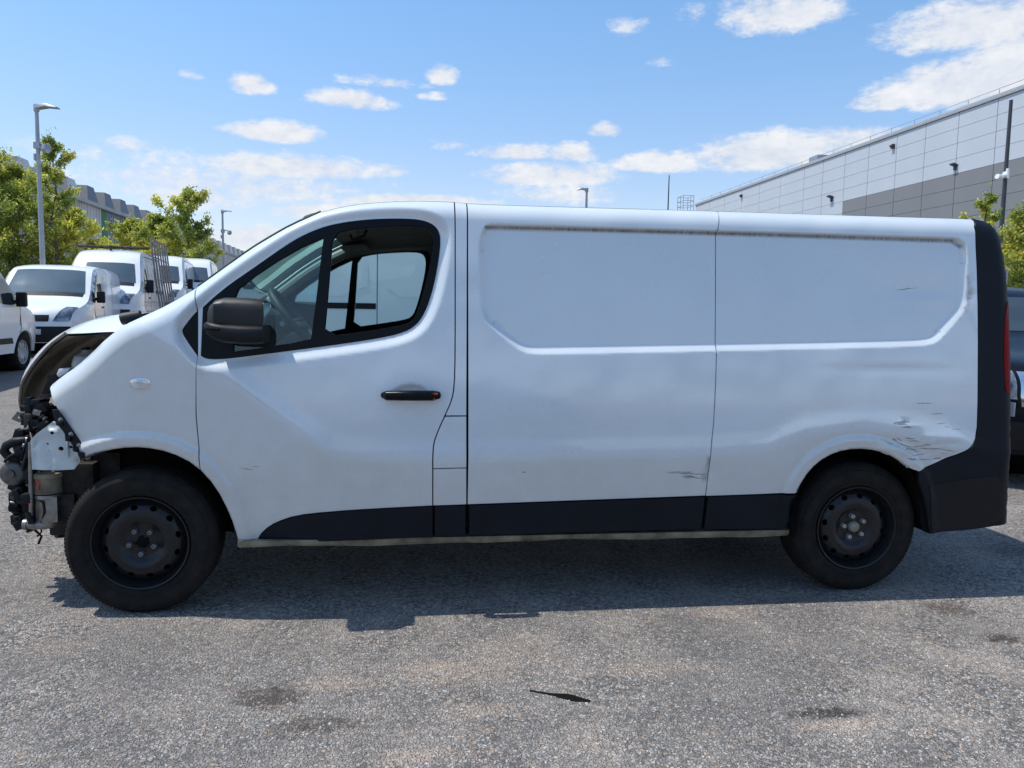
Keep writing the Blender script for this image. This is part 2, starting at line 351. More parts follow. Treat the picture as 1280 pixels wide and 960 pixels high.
# ------------------------------------------------------------------ generic curved side panel
def panel_mesh(name, outer, holes, Sf, base=.04, fine=None, fmask=None, gap=.0, rim=.02, ds=.015, wear=None, off=0.0, extra=None):
    """A pressed sheet: outline in x,z, surface y=Sf(x,z); rim turned inwards."""
    loops = [inset(resample(outer, ds), gap)]
    for h in holes: 
        q = resample(h, ds); loops.append(q[::-1] if area(q) > 0 else q)
    O = loops[0]
    x0, z0 = O.min(0); x1, z1 = O.max(0)
    pts = []
    def grid(h, mask=None):
        gx, gz = np.meshgrid(np.arange(x0+h/2, x1, h), np.arange(z0+h/2, z1, h)); gx = gx.ravel()+0; gz = gz.ravel()
        gx = gx+(np.round(gz/h) % 2)*h*.5
        k = inside(O, gx, gz)
        if mask is not None: k &= mask(gx, gz)
        gx, gz = gx[k], gz[k]
        for H in loops[1:]:
            k = ~inside(H, gx, gz); gx, gz = gx[k], gz[k]
        d = np.full(gx.shape, 9.)
        for H in loops: d = np.minimum(d, dist_poly(H, gx, gz))
        k = d > min(h, ds)*.55
        return np.stack([gx[k], gz[k]], 1)
    if fine:
        fm = lambda a, b: fmask(a, b)
        P2 = grid(fine, fm); P1 = grid(base, lambda a, b: ~fmask(a, b))
        pts = [P1, P2]
    else: pts = [grid(base)]
    for ex in (extra if extra is not None else []):
        d = np.full(len(ex), 9.)
        for H in loops: d = np.minimum(d, dist_poly(H, ex[:, 0], ex[:, 1]))
        k = inside(O, ex[:, 0], ex[:, 1]) & (d > .006)
        for H in loops[1:]: k &= ~inside(H, ex[:, 0], ex[:, 1])
        pts.append(ex[k])
    allp = list(loops)+pts; sizes = [len(a) for a in allp]; P = np.concatenate(allp)
    edges = []; st = 0; 
    for H in loops:
        n = len(H); edges += [(st+i, st+(i+1) % n) for i in range(n)]; st += n
    ov, oe, of, *_ = delaunay_2d_cdt([Vector((float(a), float(b))) for a, b in P], edges, [], 0, 1e-7, False)
    Q = np.array([(v.x, v.y) for v in ov]); T = np.array([f[:3] for f in of if len(f) == 3])
    c = Q[T].mean(1); k = inside(O, c[:, 0], c[:, 1])
    for H in loops[1:]: k &= ~inside(H, c[:, 0], c[:, 1])
    T = T[k]
    a = Q[T]; cr = (a[:, 1, 0]-a[:, 0, 0])*(a[:, 2, 1]-a[:, 0, 1])-(a[:, 1, 1]-a[:, 0, 1])*(a[:, 2, 0]-a[:, 0, 0])
    T = T[np.abs(cr) > 1e-10]; cr = cr[np.abs(cr) > 1e-10]; T[cr < 0] = T[cr < 0][:, ::-1]   # normal toward -y
    x, z = Q[:, 0], Q[:, 1]; y = Sf(x, z)+off; e = .0015
    nx = (Sf(x+e, z)-Sf(x-e, z))/(2*e); nz = (Sf(x, z+e)-Sf(x, z-e))/(2*e)
    nr = np.stack([nx, -np.ones_like(nx), nz], 1); nr /= np.linalg.norm(nr, axis=1)[:, None]
    v = list(np.stack([x, y, z], 1)); n = list(nr); f = [tuple(t) for t in T]
    if rim:
        for H in loops:
            b = len(v); m = len(H); yy = Sf(H[:, 0], H[:, 1])+off
            tn = np.roll(H, -1, 0)-np.roll(H, 1, 0); tn /= np.linalg.norm(tn, axis=1)[:, None]+1e-9
            for i in range(m): v.append((H[i, 0], yy[i], H[i, 1])); n.append((tn[i, 1], -.5, -tn[i, 0]))
            for i in range(m): v.append((H[i, 0], yy[i]+rim, H[i, 1])); n.append((tn[i, 1], 0, -tn[i, 0]))
            for i in range(m): j = (i+1) % m; f.append((b+i, b+m+i, b+m+j, b+j))
    n = [np.array(q)/np.linalg.norm(q) for q in n]
    me = mesh_np(name, v, f, True, n)
    if wear is not None:
        w = wear(np.array([p[0] for p in v]), np.array([p[2] for p in v]))
        at = me.color_attributes.new('wear', 'FLOAT_COLOR', 'POINT'); at.data.foreach_set('color', np.concatenate([w, np.ones((len(v), 1))], 1).astype(np.float32).ravel())
    return me

# ================================================================== THE VAN
van = tag(empty('delivery_van'), 'large white van with stripped front end and scraped rear quarter, foremost vehicle', 'van')
VW = 1.956
def zline(x):  # crease along the flank
    return np.interp(x, [.0, .30, .45, .85, 1.0, 1.4, 2.7, 2.95, 3.15, 3.45, 3.9, 4.1, 4.5], [1.35, 1.16, 1.05, .74, .725, .715, .735, .755, .83, .87, .80, .72, .70])
def S0(x, z):
    x = np.asarray(x, float); z = np.asarray(z, float)
    y = -.03+.102*(np.sqrt((z-.95)**2+.01)+(z-.95))/2-.03*.0+.004*np.clip((z-.6)/.35, 0, 1)
    zl = zline(x); dd = np.clip(zl-z, 0, 1)
    y = y+.15*np.sqrt(dd*dd+.0003)-.15*.0173+np.where(x < .85, -.0, 0)
    y = y-.007*np.exp(-((z-zl-.03)/.05)**2)*smooth01((x-.25)/.2)
    y = y+.32*np.clip((.05-x)/.75, 0, 2)**2.1
    return y
U = None
def roll(x, z):
    if U is None: return 0
    w = .088; d = dist_poly(U, x, z, False).reshape(np.shape(x)); t = np.clip(1-d/w, 0, .965)
    return w*(1-np.sqrt(1-t*t))
def bp(px, py, extra=0.0, rl=True):
    y = extra
    for _ in range(7):
        p = atY(px, py, y); y = float(S0(p[0], p[2]))+extra+(float(np.ravel(roll(np.array([p[0]]), np.array([p[2]])))[0]) if (rl and U is not None) else 0)
    p = atY(px, py, y); return (p[0], p[2])
def B(pts, **k): return [bp(a, b, **k) for a, b in pts]
RO = .055
U_front = B(sm([(64, 480), (75, 471), (95, 457), (112, 442), (132, 422), (155, 405), (175, 396), (210, 380), (245, 359)], 1), extra=RO)
U_ws = B(sm([(245, 359), (280, 334), (312, 311), (340, 294), (363, 281), (401, 264)], 1), extra=RO)
U_roof = B(sm([(401, 264), (430, 257), (457, 253), (510, 250), (560, 251), (590, 254), (700, 257.5), (900, 263), (1100, 269.5), (1205, 272.5)], 1), extra=RO)
U_rear = B(sm([(1205, 272.5), (1226, 274), (1242, 281), (1251, 300), (1258, 345), (1261, 400), (1263, 500), (1263, 560), (1260, 610), (1258, 650)], 1), extra=RO)
U = np.array(U_front+U_ws[1:]+U_roof[1:]+U_rear[1:])
ARCH_F = B(sm([(298, 686), (297, 672), (288, 643), (270, 608), (245, 581), (213, 565), (180, 559), (150, 560), (125, 566), (107, 573)], 1))
ARCH_R = B(sm([(986, 668), (987, 645), (992, 622), (1003, 598), (1020, 578), (1043, 565), (1068, 560.5), (1095, 563), (1118, 572), (1137, 588), (1147, 608), (1152, 635), (1154, 664)], 1))
REC = smc(B([(612, 280.5), (625, 280.5), (700, 282.5), (950, 289), (1180, 296), (1196, 297), (1206, 302), (1209, 314), (1209.5, 340), (1209, 375), (1206, 388), (1199, 398), (1180, 420), (1170, 429), (1156, 432.5), (1120, 434), (1000, 437), (700, 443), (668, 443.5), (652, 440), (636, 429), (612, 408), (604, 396), (601, 380), (599, 320), (600, 296), (604, 285)]), 2)
WIN = smc(B([(226, 414), (247, 388), (280, 359), (318, 333), (362, 302), (385, 290), (412, 280), (455, 273.5), (500, 272), (530, 274), (547, 283), (552, 300), (545, 348), (534, 386), (521, 407), (500, 418), (451, 427), (339, 442), (266, 451), (247, 446)]), 2)
HB = smc(B([(488, 490), (497, 482), (513, 478), (528, 481), (538, 490), (530, 499), (513, 501.5), (496, 499)]), 2)
gz1 = bp(1160, 362); gz2 = bp(1150, 560)
def lin(p, x, z, rx, rz): return ((x-p[0])/rx)**2+((z-p[1])/rz)**2
dents = [(bp(1125, 552), .10, .035, .008), (bp(1165, 548), .12, .025, -.006), (bp(1180, 572), .07, .02, .010), (bp(1130, 580), .06, .02, -.006), (bp(1150, 562), .05, .012, .006),
         (bp(1105, 560), .05, .016, -.006), (bp(1190, 555), .05, .014, .005), (bp(1160, 378), .13, .02, -.0035), (bp(1150, 362), .17, .08, .006), (bp(1110, 462), .30, .012, .003), (bp(880, 592), .05, .02, .004),
         (bp(1128, 527), .035, .008, .003), (bp(1140, 533), .045, .006, -.004), (bp(1212, 372), .02, .03, .006), (bp(1209, 385), .015, .02, -.006)]
def S(x, z):
    x = np.asarray(x, float); z = np.asarray(z, float); y = S0(x, z)+roll(x, z)
    s = sdist(REC, x, z); w = np.where(z > 1.70, .016, np.where(x < 1.6, .022, .040)); w = np.where((z < 1.35), .034, w)
    tt = np.clip(s/w, 0, 1); y = y+0.0205*(.2*smooth01(tt)+.8*tt)
    s = -sdist(WIN, x, z); y = y+.026*(1-smooth01(s/.055))
    s = -sdist(HB, x, z); y = y+.022*(1-smooth01((s+.03)/.03))
    for A, x0, x1 in ((ARCH_F, -9, .7), (ARCH_R, 2.7, 4.12)):
        d = dist_poly(A, x, z, False); y = y-.017*(1-smooth01((d-.045)/.035))*((x > x0) & (x < x1))+.012*np.clip(1-d/.012, 0, 1)**2
    for (p, rx, rz, a) in dents: y = y+a*np.exp(-lin(p, x, z, rx, rz))
    # buckled metal over the rear arch
    m = np.exp(-lin(gz2, x, z, .16, .055)**2)
    y = y+.0022*m*np.sin(z*150+np.sin(x*22)*2.2+x*9)+.002*m*np.sin(x*70+z*40)
    return y
def fm(x, z):
    k = np.abs(sdist(REC, x, z)-.02) < .035
    k |= (np.abs(-sdist(WIN, x, z)-.03) < .045)
    k |= sdist(HB, x, z) > -.03
    k |= (dist_poly(U, x, z, False) < .10)
    for A in (ARCH_F, ARCH_R): k |= dist_poly(A, x, z, False) < .095
    k |= np.abs(zline(x)-z) < .05
    k |= lin(gz2, x, z, .26, .12) < 1.6
    return k
top_rec = [p for p in REC if p[1] > 1.70]
top_rec = sorted(top_rec)
rec_top_line = np.array(B([(608, 284), (700, 286), (950, 293), (1192, 301), (1203, 308)]))
edge_chip = [bp(1209, 366), bp(880, 592)]
def wear(x, z):
    g = np.clip(1-np.abs(dist_poly(rec_top_line, x, z, False))/.014, 0, 1)*1.4
    g = np.maximum(g, .8*np.clip(1-dist_poly(np.array(B([(1210, 345), (1212, 378), (1206, 385)])), x, z, False)/.010, 0, 1))
    g = np.maximum(g, .9*np.clip(1-dist_poly(np.array(B([(886, 572), (882, 600)])), x, z, False)/.012, 0, 1))
    d = .22+.42*smooth01((zline(x)+.05-z)/.12)+.35*np.clip((.80-z)/.45, 0, 1)+.45*np.clip(1-(z-.30)/.14, 0, 1)
    for A in (ARCH_F, ARCH_R): d = d+.38*np.clip(1-dist_poly(A, x, z, False)/.12, 0, 1)
    d = d+.2*(sdist(REC, x, z) < .01)*0+.28*np.exp(-lin(bp(440, 560), x, z, .28, .14))+.30*np.exp(-lin(bp(520, 505), x, z, .09, .05))
    for (a, b), rx, rz, q in (((1116, 463), .3, .012, .25), ((250, 460), .015, .05, .3), ((720, 545), .5, .12, .18)): d = d+q*np.exp(-lin(bp(a, b), x, z, rx, rz))
    s = .62*np.exp(-lin(gz2, x, z, .22, .075)**2)+.75*np.exp(-lin(bp(1128, 530), x, z, .05, .012)**2)*1.2+1.1*np.exp(-lin(bp(860, 593), x, z, .09, .022)**2)
    s = s+.55*np.exp(-lin(bp(1160, 505), x, z, .12, .05)**2)+.45*np.exp(-lin(bp(1020, 590), x, z, .09, .09)**2)+.5*np.exp(-lin(bp(310, 584), x, z, .10, .02)**2)+.4*np.exp(-lin(bp(1150, 362), x, z, .14, .02)**2)+.45*np.exp(-lin(bp(470, 520), x, z, .18, .05)**2)*.6
    return np.clip(np.stack([g, d, s], 1), 0, 1)
SCR = [(1127,528,12,2.2,.10),(1134,533.5,8,1.2,0),(1155,504.5,14,.8,.03),(1172,517.5,11,.7,0),(1176,529.5,8,.6,0),(1184,534,5,.6,-.1),(1119,550,4,1.4,-.4),(1125,549.5,4,1.0,-.5),(1138,548,7,.9,0),(1143,551,6,1,-.1),(1130,556,13,1.2,-.35),(1157,557,7,1,.2),
       (1163,561,20,.9,0),(1140,562,12,.9,-.25),(1138,573,8,1.5,-.1),(1173,573.5,7,1.2,.05),(1155,574.5,18,.6,0),(858,592,26,.9,-.06),(868,597,16,.9,-.12),(848,590,16,.6,-.02),(1186,563,10,.8,-.2),(308,586,9,.6,-.1),(320,583,4,.5,.1),(1137,361,16,.7,.12),
       (1110,553,10,.7,-.5),(1148,568,12,.7,.1),(1196,536,8,.5,.1),(1106,569,7,.6,-.4),(655,590,3,1,.2),(1008,592,5,.5,.8),(1018,583,6,.5,.6)]
for (a, b, rx_, ry_, tl_) in SCR:
    q_ = bp(a, b, rl=False); SCRATCH.append((q_[0], q_[1], rx_*.0043, ry_*.0036, tl_))
M['paint'] = paint_white()
def skin(name, outer, holes=(), mat='paint', parent=van, gap=.003, **k):
    me = panel_mesh(name, outer, list(holes), S, base=.035, fine=.011, fmask=fm, gap=gap, wear=wear, extra=[resample(inset(resample(REC, .01), q), .01) for q in (0., .0045, .012, .024, .0315, .036)] if mat == 'paint' else None, **k)
    return link(name, me, M[mat], parent)
near_parts = []   # (object) mirrored to the far side afterwards
# shared lines (pixel measurements of the photograph projected on the flank)
L_fend = B([(245, 359), (245, 388)]); L_fd = B([(245, 446), (245, 520), (245, 581)])
def cut(A, x, first=True):
    return A
aF = ARCH_F
iF = min(range(len(aF)), key=lambda i: abs(aF[i][0]-L_fd[-1][0])+ (0 if aF[i][1] > .5 else 9))
jr = aF[iF]
fender_out = U_front+[L_fend[1]]+[p for p in B(sm([(246, 388), (236, 399), (228, 410), (226, 414), (230, 423), (246, 446)], 1))]+[L_fd[1], jr]+aF[iF+1:]+B([(63, 490), (62, 485)])
door_R = B(sm([(541, 670.5), (541, 600), (541, 562), (544, 547), (555, 522), (565, 500), (568, 482), (569, 440), (569, 330), (569, 275), (568, 252)], 1))
door_bot = B([(541, 632.5)])
trim_d = B(sm([(321, 676), (330, 663), (345, 653), (370, 644.5), (410, 640), (470, 636), (541, 632.5)], 1))
iW = [p for p in U_roof if p[0] < door_R[-1][0]]
door_low = [p for p in door_R if p[1] > trim_d[-1][1]]
door_out = [jr]+B([(245, 520), (245, 445)])+[bp(245, 388)]+U_ws+iW[1:]+door_R[::-1][:len(door_low)]+trim_d[::-1]+B([(300, 680)])+[p for p in aF[1:iF] if p[1] > bp(298, 678)[1]]
door_out = [tuple(p) for p in door_out]
WINd = [p for p in WIN if p[0] > L_fd[0][0]+.004]
# the door's outline takes the window opening as a hole (its front tip is cut by the gap)
HOLE = [p for p in WIN if p[0] > bp(245, 420)[0]+.012]
fender = skin('front_wing', fender_out); door = skin('front_door', door_out, [HOLE])
sill_l = B([(584, 631)]); seam1 = B([(584, 262), (584, 400), (584, 520), (583.5, 668)])
s2 = sm([(896.5, 262), (896.5, 380), (896, 440), (893, 520), (888, 571), (882, 620)], 1); seam2 = B(s2)
def Us(x0, x1): return [p for p in U_roof if x0+.004 < p[0] < x1-.004]
pil_top_l, pil_top_r = bp(568, 251), bp(584, 253)
pillar_out = [door_R[-1]]+Us(door_R[-1][0], seam1[0][0])+[ (seam1[0][0], np.interp(seam1[0][0], [p[0] for p in U_roof], [p[1] for p in U_roof])) ]+B([(584, 400), (583.5, 520), (556.2, 520)])+[p for p in door_R if p[1] > bp(556, 519)[1]+.002][:-1]
fuel_out = B([(583.5, 520), (583.5, 585)])+[bp(541, 586)]+[p for p in door_R if bp(541, 586)[1] < p[1] < bp(556, 521)[1]-.002]+B([(556, 520.5)])
low_out = B([(583.5, 585), (583.5, 631), (541, 632.5), (541, 586)])
def roofz(x): return float(np.interp(x, [p[0] for p in U_roof], [p[1] for p in U_roof]))
side_out = [(seam1[0][0], roofz(seam1[0][0]))]+Us(seam1[0][0], seam2[0][0])+[(seam2[0][0], roofz(seam2[0][0]))]+seam2[1:]+B([(584, 631)])
arL = [p for p in ARCH_R if p[0] < bp(1145, 600)[0] and p[1] > bp(995, 617)[1]-.0]
qe = sm([(1217, 272), (1221, 320), (1223, 400), (1222.5, 500), (1221, 545), (1214, 560), (1200, 567), (1172, 578), (1146, 589)], 1)
QE = B(qe)
iq = min(range(len(ARCH_R)), key=lambda i: (ARCH_R[i][0]-QE[-1][0])**2+(ARCH_R[i][1]-QE[-1][1])**2)
arc_q = [p for p in ARCH_R[:iq] if p[1] > bp(993, 617.5)[1]]
zq = [p for p in ARCH_R if p[1] > bp(993, 617.5)[1]][0]
quarter_out = [(seam2[0][0], roofz(seam2[0][0]))]+Us(seam2[0][0], 4.5)+[p for p in U_rear if p[0] < QE[0][0]+.01]+QE+arc_q[::-1]+[bp(882, 620.5)]+seam2[1:-1][::-1]
pillar = skin('door_pillar', pillar_out); fuel = skin('fuel_flap', fuel_out); lowp = skin('lower_pillar_panel', low_out)
side = skin('side_panel', side_out); quarter = skin('rear_quarter', quarter_out)
# dark lower mouldings
ch = .006
def strip(name, pts, parent, mat='trimblue'):
    me = panel_mesh(name, pts, [], S, base=.05, gap=.002, off=-.008, rim=.03); return link(name, me, M[mat], parent)
strip('sill_moulding', trim_d+B([(541, 671)])+B([(322, 677.5)]), door)
strip('sill_moulding', B([(543, 632.5), (582, 631.4), (582, 669.5), (543, 670.5)]), van)
strip('sill_moulding', B([(586, 631.2), (735, 626), (881, 620.6), (876, 661), (735, 664.5), (586, 669.3)]), van)
strip('sill_moulding', B([(884, 620.6), (940, 618.6), (994, 617.3), (989, 635), (986, 660.5), (930, 661), (879, 661.3)]), van)
# sill below the doors
sb = MB()
def sillseg(a, b, zt, zb, y): sb.prism([(a, zt), (b, zt), (b, zb), (a, zb)], y, y+.06)
pz = [bp(302, 678), bp(541, 671), bp(877, 661), bp(983, 660)]
zs = float(np.mean([p[1] for p in pz])); xA, xB = bp(300, 680)[0], bp(985, 663)[0]
zt = np.linspace(xA, xB, 40)
def sill_edge(zoff, amp): return [(x, zs+zoff+amp*(sin(x*4.1)*.5+sin(x*9.7+1)*.4+sin(x*23)*.2)) for x in zt]
sb.prism([(x, zs-.002) for x in zt][::-1]+sill_edge(-.022, .002), .028, .09)
sb.prism([(x, zs-.020) for x in zt][::-1]+sill_edge(-.034, .006), .038, .10)
sill = sb.build('sill', M['sill'], van, True)
# black rear corner cover: lamp post and bumper
arR = [p for p in ARCH_R if p[0] > QE[-1][0]-.002 and p[1] < QE[-1][1]+.003]
rear_poly = QE[::-1][:]+[p for p in U_rear if p[0] >= QE[0][0]+.005]+B(sm([(1249, 654), (1210, 660), (1160, 664), (1154, 664)], 1), extra=.03)+arR[::-1]
me = panel_mesh('rear_corner_cover', rear_poly, [], S, base=.03, gap=.002, off=-.003, rim=.03)
link('rear_corner_cover', me, M['trimblue'], van)
# bumper upper ledge
rl = panel_mesh('bumper_skin', B(sm([(1156, 606), (1200, 598), (1252, 592), (1251, 640), (1243, 653), (1210, 659), (1158, 662)], 1), extra=.02), [], S, base=.03, off=-.0055, rim=.006)
link('bumper_skin', rl, M['black'], van)
tlp = B(sm([(1252, 396), (1254, 380), (1256, 376), (1258, 380), (1259.5, 440), (1259.5, 488), (1255, 490), (1252.5, 486), (1251, 440), (1252, 396)], 1), extra=.02)
link('tail_light', panel_mesh('tail_light', tlp, [], S, base=.02, off=-.006, rim=.004, ds=.008), M['red'], van)
# window surround of the door, split by the quarter-light bar
QG = B([(292, 371), (296, 361), (318, 344), (345, 326), (375, 309), (404, 296), (402, 310), (395, 370), (388, 424), (360, 430), (312, 437), (290, 440)])
MG = smc(B([(415, 291), (446, 284.5), (490, 281.5), (520, 281), (536, 284), (542, 296), (540, 320), (531, 360), (522, 390), (514, 403), (498, 408), (460, 414), (404, 422), (408, 380), (412, 330)]), 1)
WINs = [p for p in WIN if p[0] > bp(246, 420)[0]]
def Sw(x, z): return S0(x, z)+roll(x, z)*.9+.026
seal = link('window_surround', panel_mesh('window_surround', WINs, [QG, MG], Sw, base=.03, rim=.045, off=-.004), M['blackg'], door)
link('wing_triangle', panel_mesh('wing_triangle', B([(258, 376), (240, 388), (219, 414), (240, 452), (258, 462)]), [], Sw, base=.03, rim=.0, off=.004), M['blackg'], fender)
link('quarter_light', panel_mesh('quarter_light', QG, [], Sw, base=.06, rim=0, off=.012), M['glass'], seal) if False else None
qg = link('quarter_light', panel_mesh('quarter_light', QG, [], Sw, base=.06, rim=0, off=.012), M['glass'], door)

# door handle
def px3(px, py, y): p = atY(px, py, y); return (float(p[0]), float(p[1]), float(p[2]))
hb = MB(); y0 = float(S(*[np.array([v]) for v in bp(513, 497)])[0])
h0, h1 = bp(478, 493.5), bp(549, 493.5)
yy = float(S0(h0[0], h0[1]))
hb.tube([(h0[0]+.004, yy-.012, h0[1]), (h0[0]+.02, yy-.032, h0[1]), (.5*(h0[0]+h1[0]), yy-.040, h0[1]+.001), (h1[0]-.03, yy-.036, h1[1]), (h1[0]-.004, yy-.016, h1[1])], [.014, .022, .024, .0235, .018], 12)
hb.box((h0[0]+.03, yy-.012, h0[1]), (.03, .03, .022)); hb.box((h1[0]-.03, yy-.012, h1[1]), (.045, .034, .026))
hd = hb.build('door_handle', M['blackg'], door, True)
ob = MB(); ob.box((h1[0]-.022, yy-.052, h1[1]+.010), (.028, .008, .007)); ob.box((h1[0]-.026, yy-.052, h1[1]-.010), (.006, .006, .022)); ob.build('lock_mark', M['orange'], door)
ib = MB(); q = bp(175.5, 479.5); yq = float(S(np.array([q[0]]), np.array([q[1]]))[0])
pl = [(q[0]+.037*cos(t)*(1 if abs(cos(t)) < .6 else 1)*1.0, q[1]+.020*np.sign(sin(t))*abs(sin(t))**.6) for t in np.linspace(0, 2*pi, 24, endpoint=False)]
ib.prism(pl, yq-.012, yq+.01); rp = ib.build('side_repeater', M['lens'], fender, bevel=.003)
rb = MB(); rb.prism([(q[0]+(a-q[0])*1.18, q[1]+(b-q[1])*1.25) for a, b in pl], yq-.006, yq+.01); rb.build('repeater_bezel', M['chrome'], fender, bevel=.002)

# door mirror
def blob(name, rings, mat, parent, n=24, lv=2):
    """rings: (centre x,y,z, half-size y, half-size z) lofted along x as rounded boxes"""
    v = []; f = []
    for (cx, cy, cz, hy, hz) in rings:
        for k in range(n):
            t = 2*pi*k/n; c, s_ = cos(t), sin(t); e = .55
            v.append((cx, cy+hy*np.sign(c)*abs(c)**e, cz+hz*np.sign(s_)*abs(s_)**e))
    m = len(rings)
    for i in range(m-1):
        for k in range(n): f.append((i*n+k, i*n+(k+1) % n, (i+1)*n+(k+1) % n, (i+1)*n+k))
    f.append(tuple(range(n))); f.append(tuple((m-1)*n+k for k in range(n))[::-1])
    mb = MB(); mb.add(v, f); return mb.build(name, mat, parent, True, angle=50)
mc = lambda px, py, Y=-.12: px3(px, py, Y)
mL, mR = mc(253, 420), mc(328, 400); xm0, xm1 = mL[0], mR[0]
zt_, zb_ = mc(300, 372)[2], mc(300, 431)[2]
zm = (zt_+zb_)/2; hz = (zt_-zb_)/2; dx = xm1-xm0; cyM = -.012; hyM = .092
up = blob('mirror_shell', [(xm0+dx*.03, cyM, zm+hz*.10, .05, hz*.34), (xm0+dx*.08, cyM, zm+hz*.14, .085, hz*.52), (xm0+dx*.18, cyM, zm+hz*.18, .105, hz*.72), (xm0+dx*.32, cyM, zm+hz*.14, hyM, hz*.86),
          (xm0+dx*.55, cyM, zm+hz*.06, hyM, hz*.94), (xm0+dx*.80, cyM, zm+hz*.02, hyM, hz*.955), (xm0+dx*.95, cyM, zm, hyM*.98, hz*.93), (xm0+dx*.99, cyM, zm, hyM*.95, hz*.90)], M['mirror'], door)
blob('mirror_lower_cover', [(xm0-.004, cyM-.004, zm-hz*.22, .07, hz*.12), (xm0+dx*.05, cyM-.006, zm-hz*.30, .10, hz*.30), (xm0+dx*.16, cyM-.006, zm-hz*.42, .118, hz*.40), (xm0+dx*.34, cyM-.006, zm-hz*.52, .122, hz*.44),
      (xm0+dx*.60, cyM-.006, zm-hz*.57, .122, hz*.44), (xm0+dx*.90, cyM-.006, zm-hz*.57, .121, hz*.43), (xm0+dx*1.0, cyM-.004, zm-hz*.56, .115, hz*.40)], M['black'], door)
mg = MB(); mg.box((xm0+dx*.985, cyM+.01, zm+hz*.02), (.006, hyM*1.7, hz*1.55)); mg.build('mirror_glass', M['chrome'], door)
ma = MB(); ma.tube([(xm0+dx*.45, .02, zm-hz*.55), (xm0+dx*.45, .12, zm-hz*.6)], .035, 12); ma.build('mirror_arm', M['black'], door, True)
mb_ = MB(); mb_.tube([(xm0+dx*.04, cyM-.09, zm-hz*.34), (xm0+dx*.08, cyM-.125, zm-hz*.33), (xm0+dx*.30, cyM-.131, zm-hz*.33)], .006, 6); mb_.build('mirror_repeater', M['blackg'], door)

# ---- far side: the same pressings mirrored
def mirror_to_far(o, parent):
    c = o.copy(); COL.objects.link(c); c.parent = parent; return c
far_bits = []
def mirror_tree(o, par, first=False):
    c = o.copy(); COL.objects.link(c); c.parent = par
    if first: c.scale = (1, -1, 1); c.location = (0, VW, 0)
    for chd in list(o.children): mirror_tree(chd, c)
    return c
for o in [c for c in list(van.children) if c.name.split('.')[0] not in ()]:
    mirror_tree(o, van, True)
# ---- roof, windscreen, back
def loft(name, line, bow, crown, mat, parent=van, n=14, tmax=1.0, off=0.0, ext=.004):
    v = []; f = []
    m = len(line)
    for i, (x, z) in enumerate(line):
        y0 = float(np.ravel(S(np.array([x]), np.array([z])))[0]); h = VW/2-y0+ext
        b = bow(i/(m-1)); c = crown(i/(m-1))
        for k in range(n+1):
            t = -1+2*k/n; t = np.sign(t)*abs(t)**.8*tmax
            v.append((x-b*(1-t*t), VW/2+t*h, z-.003+c*(1-abs(t)**2.6)+off))
    w = n+1
    for i in range(m-1):
        for k in range(n): f.append((i*w+k, i*w+k+1, (i+1)*w+k+1, (i+1)*w+k))
    mb = MB(); mb.add(v, f); return mb.build(name, mat, parent, True, angle=80)
loft('windscreen', U_ws, lambda s: .085-.02*s, lambda s: .006+.012*s, M['glass'])
rf = loft('roof', U_roof, lambda s: .18*max(0, 1-s*9), lambda s: .026, M['white'])
rear_top = [p for p in U_rear][:-4]
loft('rear_doors', rear_top, lambda s: -.03, lambda s: 0.026*(1-s)**6, M['white'])
gr = MB(); gr.tube([px3(319, 312, .2), px3(345, 292, .2), px3(372, 277, .2), px3(401, 265, .2)], .006, 6)
# windscreen edge strips
for yy_ in (0, 1):
    st = MB(); pts = []
    for (x, z) in U_ws: 
        y0 = float(np.ravel(S(np.array([x]), np.array([z])))[0])+.045; pts.append((x-.006, y0 if yy_ == 0 else VW-y0, z+.006))
    st.tube(pts, .005, 6); st.build('windscreen_edge', M['trim'], van, True)
# ---- inner structure
ib = MB()
ib.box((2.95, VW/2, .335), (2.3-.1, VW-.28, .05)); ib.box((1.0, VW/2, .335), (1.0, VW-.28, .05))
ib.tube([(1.0, .9, .26), (2.2, .75, .25), (3.0, .8, .27)], .035, 10); ib.box((1.9, .35, .27), (1.5, .1, .08)); ib.box((1.9, VW-.35, .27), (1.5, .1, .08))
ib.tube([(3.498, .2, .33), (3.498, VW-.2, .33)], .05, 10); ib.tube([(0, .2, .33), (0, VW-.2, .33)], .04, 10)
ib.build('underbody', M['dark'], van)
# inner skins that close the flank behind the panel gaps
def backing(y, s):
    q_ = MB(); q_.prism([bp(250, 470), bp(250, 515), bp(296, 560), bp(326, 620), bp(330, 668), bp(541, 668), bp(980, 657), bp(990, 610), bp(1010, 580), bp(1050, 556), bp(1100, 556), bp(1150, 585), bp(1215, 560), bp(1215, 310), bp(1200, 285), bp(590, 275), bp(556, 276), bp(558, 300), bp(552, 350), bp(540, 390), bp(525, 425), bp(500, 436), bp(450, 445), bp(265, 470)], y, y+s*.02); return q_
bk = backing(.135, 1).build('inner_flank', M['trim'], van); bk2 = backing(VW-.135, -1).build('inner_flank', M['trim'], van)
